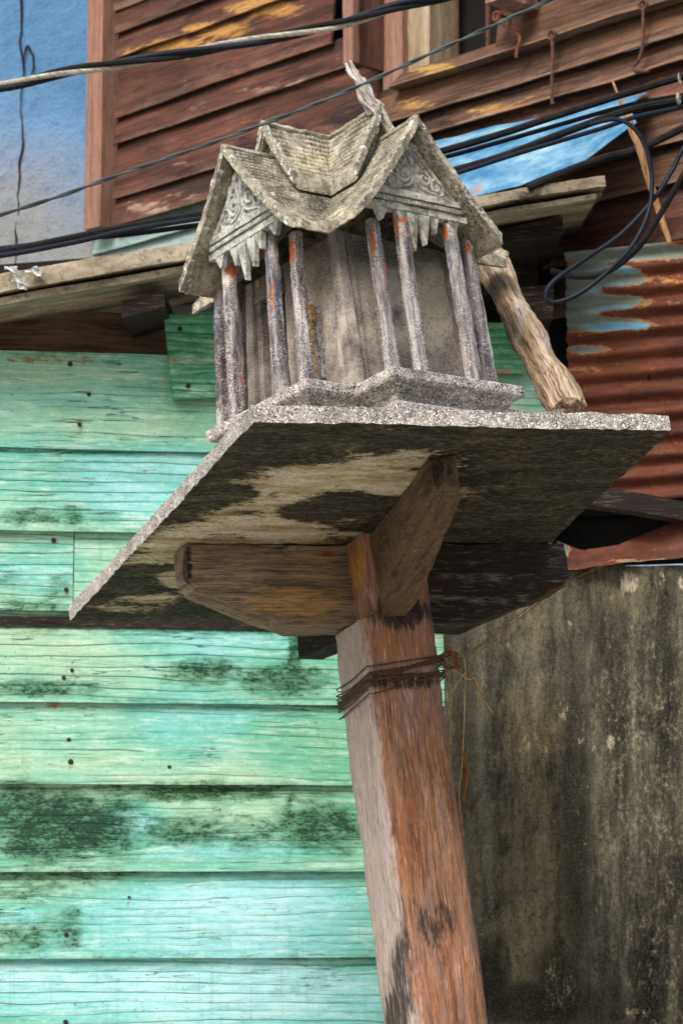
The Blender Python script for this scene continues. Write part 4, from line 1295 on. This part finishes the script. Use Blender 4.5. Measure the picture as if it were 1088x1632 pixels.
def loft_cross(prof, sub=12):
    rings = [cross_ring(.134 + o, .228 + o, sub) for (h, o) in prof]
    k = len(rings[0])
    V, F = [], []
    for (h, o), R in zip(prof, rings):
        V.append(sh(R[:, 0], R[:, 1], h))
    V = np.vstack(V)
    for i in range(len(prof) - 1):
        F += [(i * k + j, i * k + (j + 1) % k, (i + 1) * k + (j + 1) % k, (i + 1) * k + j) for j in range(k)]
    F.append(tuple(range(k - 1, -1, -1)))
    F.append(tuple((len(prof) - 1) * k + j for j in range(k)))
    return MB().add(V, F)


loft_cross([(0, -.010), (.027, -.011), (.030, -.014), (.031, -.020)]).build('plinth_step', M['pebble'], house_, frame=FR, jit=(0.0010, 80), angle=25)
loft_cross([(.031, -.025), (.044, -.023), (.048, -.017), (.056, -.012), (.060, -.002), (.063, .0), (.077, .0005), (.079, -.002)]).build('plinth_step', M['pebble'], house_, frame=FR, jit=(0.0010, 80), angle=25)

ARMS = [((0, -1), (1, 0)), ((-1, 0), (0, -1)), ((0, 1), (-1, 0)), ((1, 0), (0, 1))]        # (outward, across) in (s, t)


def ash(k, x, r, h):
    o, a = ARMS[k]
    x, r, h = np.broadcast_arrays(np.asarray(x, float), r, h)
    return sh(a[0] * x + o[0] * r, a[1] * x + o[1] * r, h)


# body walls; the left side has a doorway
bsoot = blobs((500, 420, 100, 60, .6), (640, 400, 160, 36, .7), (560, 400, 60, 40, .5), (690, 420, 60, 40, .6), (480, 470, 40, 90, .4))
bpale = blobs((690, 480, 70, 80, .95), (500, 470, 50, 110, .5), (590, 500, 40, 90, .55), (670, 540, 40, 40, .5), (600, 450, 30, 60, .3))
for k in range(4):
    spans = [(-.125, .125, .07, .346)] if k != 1 else [(-.125, -.048, .07, .346), (.036, .125, .07, .346), (-.048, .036, .315, .346)]
    if k == 1:
        spans = [(-.036, .125, .07, .346), (-.125, -.105, .07, .346), (-.105, -.036, .30, .346)]
    for (xa, xb, ha, hb) in spans:
        MB().gridbox(lambda a, b, c, k=k: ash(k, (xa + (xb - xa) * a) * (1 - .06 * b), .128 - .012 * b - .014 * c, ha + (hb - ha) * b), 24, 36, 1).build(
            'body_wall', M['stucco'], house_, frame=FR, attrs=dict(soot_shade=bsoot, pale=bpale), jit=(0.002, 30))
# floor and ceiling of the cell
MB().gridbox(lambda a, b, c: sh(-.11 + .22 * a, -.11 + .22 * b, .08 + .004 * c), 1, 1, 1).build('floor', M['stucco'], house_, frame=FR)
MB().gridbox(lambda a, b, c: sh(-.112 + .224 * a, -.112 + .224 * b, .343 + .006 * c), 10, 10, 1).build('ceiling', M['stucco'], house_, frame=FR, attrs=dict(soot_shade=.7))
# ribbed pilasters on the corners
for k in range(4):
    for x, d, wd in ((-.128, .010, .018), (-.107, .004, .012)):
        for side in (0, 1):
            kk, xx = (k, x) if side == 0 else ((k + 1) % 4, -x)
            if side == 1 and x == -.128:
                continue
            MB().gridbox(lambda a, b, c: ash(kk, (xx + wd * (a - .5) * (1.25 - .25 * b)) * (1 - .06 * b), .128 + d * (1.15 - .3 * b) - .012 * b - .02 * c, .075 + .268 * b), 3, 30, 2).build('pilaster', M['stucco'], house_, frame=FR, attrs=dict(pale=.25, soot_shade=bsoot), jit=(0.0018, 40))

# columns: four to each porch
orange = blobs((385, 600, 4, 40, .4), (744, 395, 6, 14, .6), (640, 350, 14, 5, .7), (612, 420, 4, 40, .45), (434, 470, 4, 30, .5), (342, 462, 14, 6, .8), (368, 432, 12, 14, .8), (345, 458, 16, 7, .7), (420, 395, 6, 28, .7), (462, 402, 10, 18, .95), (627, 355, 10, 16, .7), (594, 385, 5, 28, .8), (708, 370, 8, 14, .9), (742, 378, 5, 20, .5), (455, 500, 4, 30, .5), (429, 550, 3, 30, .5), (628, 372, 18, 4, .6), (722, 376, 14, 3, .6))
cpale = blobs((362, 425, 18, 40, .8), (745, 380, 16, 30, .6), (365, 520, 12, 120, .4), (714, 352, 14, 18, .6), (450, 380, 8, 12, .6), (630, 345, 10, 20, .6))
csoot = blobs((352, 580, 26, 110, .75), (345, 480, 20, 20, .4), (440, 470, 20, 60, .5))
cblue = blobs((336, 450, 10, 30, .8), (344, 510, 14, 40, .5), (424, 400, 14, 60, .6), (440, 480, 14, 60, .5), (782, 570, 14, 60, .4), (738, 400, 8, 50, .6), (600, 400, 8, 60, .4), (716, 420, 10, 60, .5))
CA = dict(orange=orange, pale=cpale, soot_shade=csoot, blue=cblue)
for k in range(4):
    spots = [(-.088, .176, .350), (-.05, .199, .372), (.058, .199, .372), (.113, .176, .350)] if k != 1 else [(-.152, .178, .352), (-.085, .200, .374), (.034, .200, .374), (.072, .178, .352)]
    for x, r, top in spots:
        wd = .0188
        lx, lr = (random.uniform(-.002, .002) for _ in range(2))

        def cfn(a, b, c):
            aa, cc = (a - .5), (c - .5)
            q = np.maximum(np.abs(aa), np.abs(cc)) * 2
            m = np.sqrt(aa ** 2 + cc ** 2) + 1e-9
            rr = 0.5 * q * (0.72 + 0.28 * (np.maximum(np.abs(aa), np.abs(cc)) / m)) / np.maximum(.72, np.maximum(np.abs(aa), np.abs(cc)) / m) * .86          # rounded square
            ux, uc = aa / m * rr * 1.17, cc / m * rr * 1.17
            s = 1.12 - .2 * b
            h = .074 + (top - .074) * b
            return ash(k, x * (1 - .035 * b) + ux * wd * s + lx * b, r - .012 * b + uc * wd * s + lr * b, h)
        MB().gridbox(cfn, 5, 60, 5).build('column', M['column'], house_, frame=(SO, E1, E2, N), attrs=CA, jit=[(0.0013, 90), (0.0007, 20)], angle=30)

# ---- roof (it has slipped a little to the left)
LEAN = -0.016
W1, R1, H1, HE = .148, .216, .516, .333
W2, R2, H2, HE2 = .068, .134, .575, .456


def hl(x):
    q = np.clip(np.abs(x) / W1, 0, 1.1)
    return H1 - (H1 - HE) * (1.10 * q - .10 * q ** 3) ** .96


def hu(x):
    q = np.clip(np.abs(x) / W2, 0, 1.1)
    return H2 - (H2 - HE2) * q ** .92


def tile_rel(dist, along, row=.0092, colw=.0088):
    i = np.floor(dist / row)
    fr = dist / row - i
    cb = np.abs(((along / colw + .5 * (i % 2)) % 1) - .5) * 2
    rel = .0050 * fr - .0026 * (cb > .74)
    g = np.clip(np.maximum((fr < .22) * 1.0, (cb > .75) * .8), 0, 1)
    return rel, g


rsoot = blobs((505, 330, 30, 40, .6), (440, 300, 30, 14, .5), (570, 330, 40, 14, .4), (620, 250, 20, 60, .45), (750, 330, 60, 60, .5), (300, 420, 30, 60, .4), (420, 230, 10, 20, .6), (480, 300, 70, 10, .5), (690, 240, 14, 40, .5))
rpale = blobs((490, 255, 60, 40, .6), (560, 340, 50, 14, .6), (545, 355, 30, 10, .8), (590, 240, 40, 40, .35), (520, 362, 20, 8, .8), (460, 240, 40, 20, .4))
for k in range(4):
    for sg in (-1, 1):
        for (W, R, hf, tier, ns, na, th_, rin) in ((W1, R1, hl, 0, 96, 64, .011, 0), (W2, R2, hu, 1, 64, 44, .024, 0)):
            store = {}

            def rfn(a, b, c):
                x = W * a
                r = np.minimum(x * .985, R) + (R + .004 * np.sin(a * 9 + k) - x * .985) * b
                dist = a * W * 1.45
                rel, gq = tile_rel(dist, r)
                fade_ = np.clip(.75 + .9 * vn(np.stack([x, r, r * 0 + k + sg * .3 + tier * 3], -1), 22, 4, 2), 0, 1) * np.where(a > (.72 if tier == 0 else .93), .15, 1) * np.where(b > .96, .2, 1)
                h = hf(x) + (c - 1) * th_ + rel * fade_ * (c > .5)
                store['g'] = gq * fade_ * (c > .5)
                return ash(k, sg * x, r, h)
            mb = MB().gridbox(rfn, ns, na, 1)
            g_ = store['g']
            mb.build('roof_panel', M['roof'], house_, frame=FR, attrs=dict(groove=lambda P, g_=g_: g_, soot_shade=rsoot, pale=rpale, chip=lambda P: .0 * P[:, 0]), jit=[(0.0014, 24), (0.0009, 120)])
        # barge boards along the gable edges
        for (W, R, hf, dep, th_, chp) in ((W1, R1, hl, .017, .014, .43), (W2, R2, hu, .020, .010, .46)):
            def bfn(a, b, c):
                x = W * (a * 1.0)
                return ash(k, sg * x, R + th_ * (c - .35) + .003 * a, hf(x) + .006 - dep * b)
            MB().gridbox(bfn, 40, 3, 2).build('barge_board', M['roof'], house_, frame=FR, attrs=dict(soot_shade=rsoot, pale=.1, chip=chp), jit=[(0.0018, 40), (0.0022, 130)])
        # eave edge
        def efn(a, b, c):
            r = W1 * .985 + (R1 - W1 * .985) * a
            return ash(k, sg * (W1 + .004 * (c - .2)), r, HE + .004 - .016 * b)
        MB().gridbox(efn, 10, 2, 2).build('eave_edge', M['roof'], house_, frame=FR, attrs=dict(pale=.45, chip=.05), jit=[(0.003, 60)])
    # ridge caps
    MB().tube([ash(k, 0, r, H2 + .001)[()] for r in np.linspace(0, R2 + .004, 12)], .0055, 8).build('ridge_cap', M['roof'], house_, frame=FR, attrs=dict(chip=.22, pale=.2), jit=[(0.003, 60)])
    MB().tube([ash(k, 0, r, H1 + .001)[()] for r in np.linspace(R2 - .03, R1 + .006, 10)], .0055, 8).build('ridge_cap', M['roof'], house_, frame=FR, attrs=dict(chip=.22, pale=.2), jit=[(0.003, 60)])
    # closing wall of the raised roof
    MB().gridbox(lambda a, b, c: ash(k, (a - .5) * 2 * W2 * .93 * (1 - b), R2 - .012 - .008 * c, hu(W2) - .012 + (H2 - .012 - hu(W2) + .012) * b), 12, 10, 1).build('gable_wall', M['roof'], house_, frame=FR, attrs=dict(soot_shade=.3), jit=(0.002, 40))
    # pediment with raised scrolls, moulded bands, hanging teeth
    hb = .392
    wb = .084
    cool = .9 if k == 1 else .15
    pd_r = .196
    MB().gridbox(lambda a, b, c: ash(k, (a - .5) * 2 * wb * (1 - b) ** 1.08, pd_r - .012 * c, hb + (H1 - .022 - hb) * b), 24, 20, 1).build('pediment', M['relief'], house_, frame=FR, attrs=dict(cool=cool), jit=(0.0015, 60))
    sc = MB()

    def curl(x0, h0, r0, turns, dirn, ph):
        pts = []
        rv = random.uniform(.75, 1.15)
        x0, h0 = x0 + random.uniform(-.003, .003), h0 + random.uniform(-.003, .003)
        for t in np.linspace(0, 1, 26):
            rr = r0 * rv * (1 - .8 * t)
            an = ph + dirn * t * turns * 2 * math.pi
            pts.append(ash(k, x0 + rr * math.cos(an), pd_r + .0015, h0 + rr * math.sin(an))[()])
        sc.tube(pts, [.0026, .003, .0026, .0018], 6)
    for s_ in (-1, 1):
        curl(s_ * .045, hb + .022, .017, 1.5, s_, -1.6)
        curl(s_ * .022, hb + .034, .015, 1.4, -s_, 2.2)
        curl(s_ * .020, hb + .062, .011, 1.2, s_, -1.5)
        curl(s_ * .076, hb + .011, .009, 1.2, s_, -1.6)
        curl(s_ * .008, hb + .082, .007, 1.1, -s_, 2.0)
        sc.tube([ash(k, s_ * x, pd_r + .001, hb + h)[()] for x, h in ((.09, .006), (.06, .006), (.03, .010), (.006, .022), (.004, .05), (.010, .075), (.001, .10))], [.0016, .0026, .0026, .002, .001], 6, smooth=4)
        sc.tube([ash(k, s_ * x, pd_r + .001, h)[()] for x, h in ((wb * .95, hb + .003), (wb * .47, hb + .47 * (H1 - .03 - hb)), (.002, H1 - .032))], .0032, 6)
    sc.build('scroll_relief', M['relief'], house_, frame=FR, attrs=dict(cool=cool), jit=[(0.0022, 70), (0.0014, 190)])
    for (ha, hb_, pr, wx) in ((.383, .394, .008, .98), (.374, .381, .005, 1.06), (.361, .372, .002, 1.16)):
        MB().gridbox(lambda a, b, c: ash(k, (a - .5) * 2 * (wb + .004) * wx, pd_r + pr - (pr + .014) * c, ha + (hb_ - ha) * b), 30, 2, 2).build('moulded_band', M['relief'], house_, frame=FR, attrs=dict(cool=cool * .8), jit=(0.0012, 60))
    nb = MB()
    for x in np.linspace(-.09, .09, 28):
        nb.gridbox(lambda a, b, c, x=x: ash(k, x + .0042 * (a - .5), pd_r + .006 - .004 * c, .3745 + .006 * b), 1, 1, 1)
    nb.build('bead_row', M['relief'], house_, frame=FR, attrs=dict(cool=cool * .8))
    tt = MB()
    torange = blobs((672, 383, 6, 9, .9), (655, 368, 5, 5, .5), (378, 430, 4, 8, .4), (412, 405, 5, 10, .5))
    for x, dpt, wd in ((-.034, .034, .022), (-.012, .066, .023), (.012, .052, .024), (.034, .030, .020), (-.074, .022, .026), (.074, .022, .026)):
        poly = [ash(k, x - wd / 2, pd_r + .001, .363)[()], ash(k, x + wd / 2, pd_r + .001, .363)[()], ash(k, x + wd * .34, pd_r, .363 - dpt * .45)[()], ash(k, x + wd * .08, pd_r - .001, .363 - dpt)[()], ash(k, x - wd * .08, pd_r - .001, .363 - dpt)[()], ash(k, x - wd * .34, pd_r, .363 - dpt * .45)[()]]
        o, a_ = ARMS[k]
        MB().prism(poly, -(o[0] * E1 + o[1] * E2) * .009).build('fringe_tooth', M['relief'], house_, frame=FR, attrs=dict(cool=cool * .9, orange=torange), jit=(0.001, 80))

LEAN_END = 0
# broken finial on the front apex of the raised roof
fin = MB()
f0 = ash(0, 0, R2 - .006, H2 - .004)[()]
fY = f0[1]
f1 = at(552, 101, fY - .01)
fd = f1 - f0
fs = unit(np.cross(fd, [0, 1, 0]))
for (ox, oy, l0, l1, r) in ((0, 0, 0, .90, .0085), (.006, -.004, 0, .70, .006), (-.006, -.003, .05, 1.0, .0045), (.001, -.006, .1, .97, .005), (.008, .002, 0, .55, .005), (-.008, .001, 0, .62, .0045), (-.002, -.007, .3, .82, .004)):
    pts = [f0 + fd * t + fs * (ox + .003 * math.sin(t * 9 + ox * 900)) + np.array([0, oy, 0]) for t in np.linspace(l0, l1, 9)]
    fin.tube(pts, [r * 1.2, r * 1.2, r, r * .4], 6)
fin.build('finial', M['splinter'], house_, frame=(f0, unit(fd), fs, np.array([0, 1.0, 0])), jit=[(0.003, 60)])
LEAN = 0.0
# fragments of a broken cornice at the back corners
def frag(px, Y, dep, name, lab=None):
    P = [at(x, y, Y) for x, y in px]
    MB().gridbox(lambda a, b, c: np.outer((1 - a) * (1 - b), P[0]) + np.outer(a * (1 - b), P[1]) + np.outer(a * b, P[2]) + np.outer((1 - a) * b, P[3]) + np.outer(c, [0, dep, 0]), 10, 6, 4).build(name, M['rubble'], house_, frame=FR, attrs=dict(pale=.4), jit=[(0.004, 50), (0.002, 120)], label=lab)


frag([(760, 408), (810, 413), (810, 400), (765, 388)], 4.16, .06, 'cornice_fragment')
frag([(308, 494), (336, 482), (336, 470), (310, 486)], 4.18, .03, 'cornice_fragment')
# faded gilded carving beside the left porch columns
CVo = sh(-.131, 0, 0)[()]
gld = MB()
for i, (dx, y, r) in enumerate(((0, 492, .006), (3, 505, .005), (0, 518, .0055), (4, 530, .004), (2, 545, .004), (4, 560, .0035), (6, 575, .003), (8, 590, .003))):
    c_ = onp(497 + dx, y, CVo, E1)
    gld.tube([c_ - N * .006, c_, c_ + N * .006], [r * .5, r, r * .5], 7)
gld.build('gilt_carving', M['gold'], house_, frame=FR, jit=(0.002, 120))
cs0 = onp(506, 606, CVo, E1)
MB().gridbox(lambda a, b, c: cs0 - np.outer(a, E2 * .016) + np.outer(b, N * .118) + np.outer(c, E1 * .012), 4, 20, 2).build('carved_strip', M['column'], house_, frame=FR, attrs=dict(pale=.4, soot_shade=.0), jit=(0.0025, 50))

# ================================================================== DRIFTWOOD PROP
l0, l1 = at(905, 652, 3.99), at(768, 392, 4.34)
ld = unit(l1 - l0)
lx = unit(np.cross(ld, [0, 1, 0]))
ly = np.cross(ld, lx)
LL = np.linalg.norm(l1 - l0)


def lfn(a, b, c):
    aa, cc = (a - .5), (c - .5)
    m = np.sqrt(aa ** 2 + cc ** 2) + 1e-9
    q = np.maximum(np.abs(aa), np.abs(cc)) * 2
    rr = .5 * q * (.45 + .55 * np.maximum(np.abs(aa), np.abs(cc)) / m) * 1.15
    wd = .058 - .012 * b + .004 * np.sin(b * 17)
    en = np.where(b < .01, .012 * vn(np.stack([a * 4, c * 4, a * 0], -1), 1.0, 9), 0)
    return l0 + np.outer(b * LL + en, ld) + np.outer(aa / m * rr * wd, lx) + np.outer(cc / m * rr * wd * .75, ly) + np.outer(.003 * np.sin(b * 4), lx)


lg = MB().gridbox(lfn, 10, 110, 10).build('driftwood_log', M['drift'], frame=(l0, ld, lx, ly), jit=[(0.004, 8), (0.003, 45), (0.0015, 120)], attrs=dict(pale=blobs((830, 490, 20, 60, .5), (870, 560, 10, 60, .5))))
tag(lg, 'grey weathered log end propped between the stone slab and the back of the shrine', 'log')
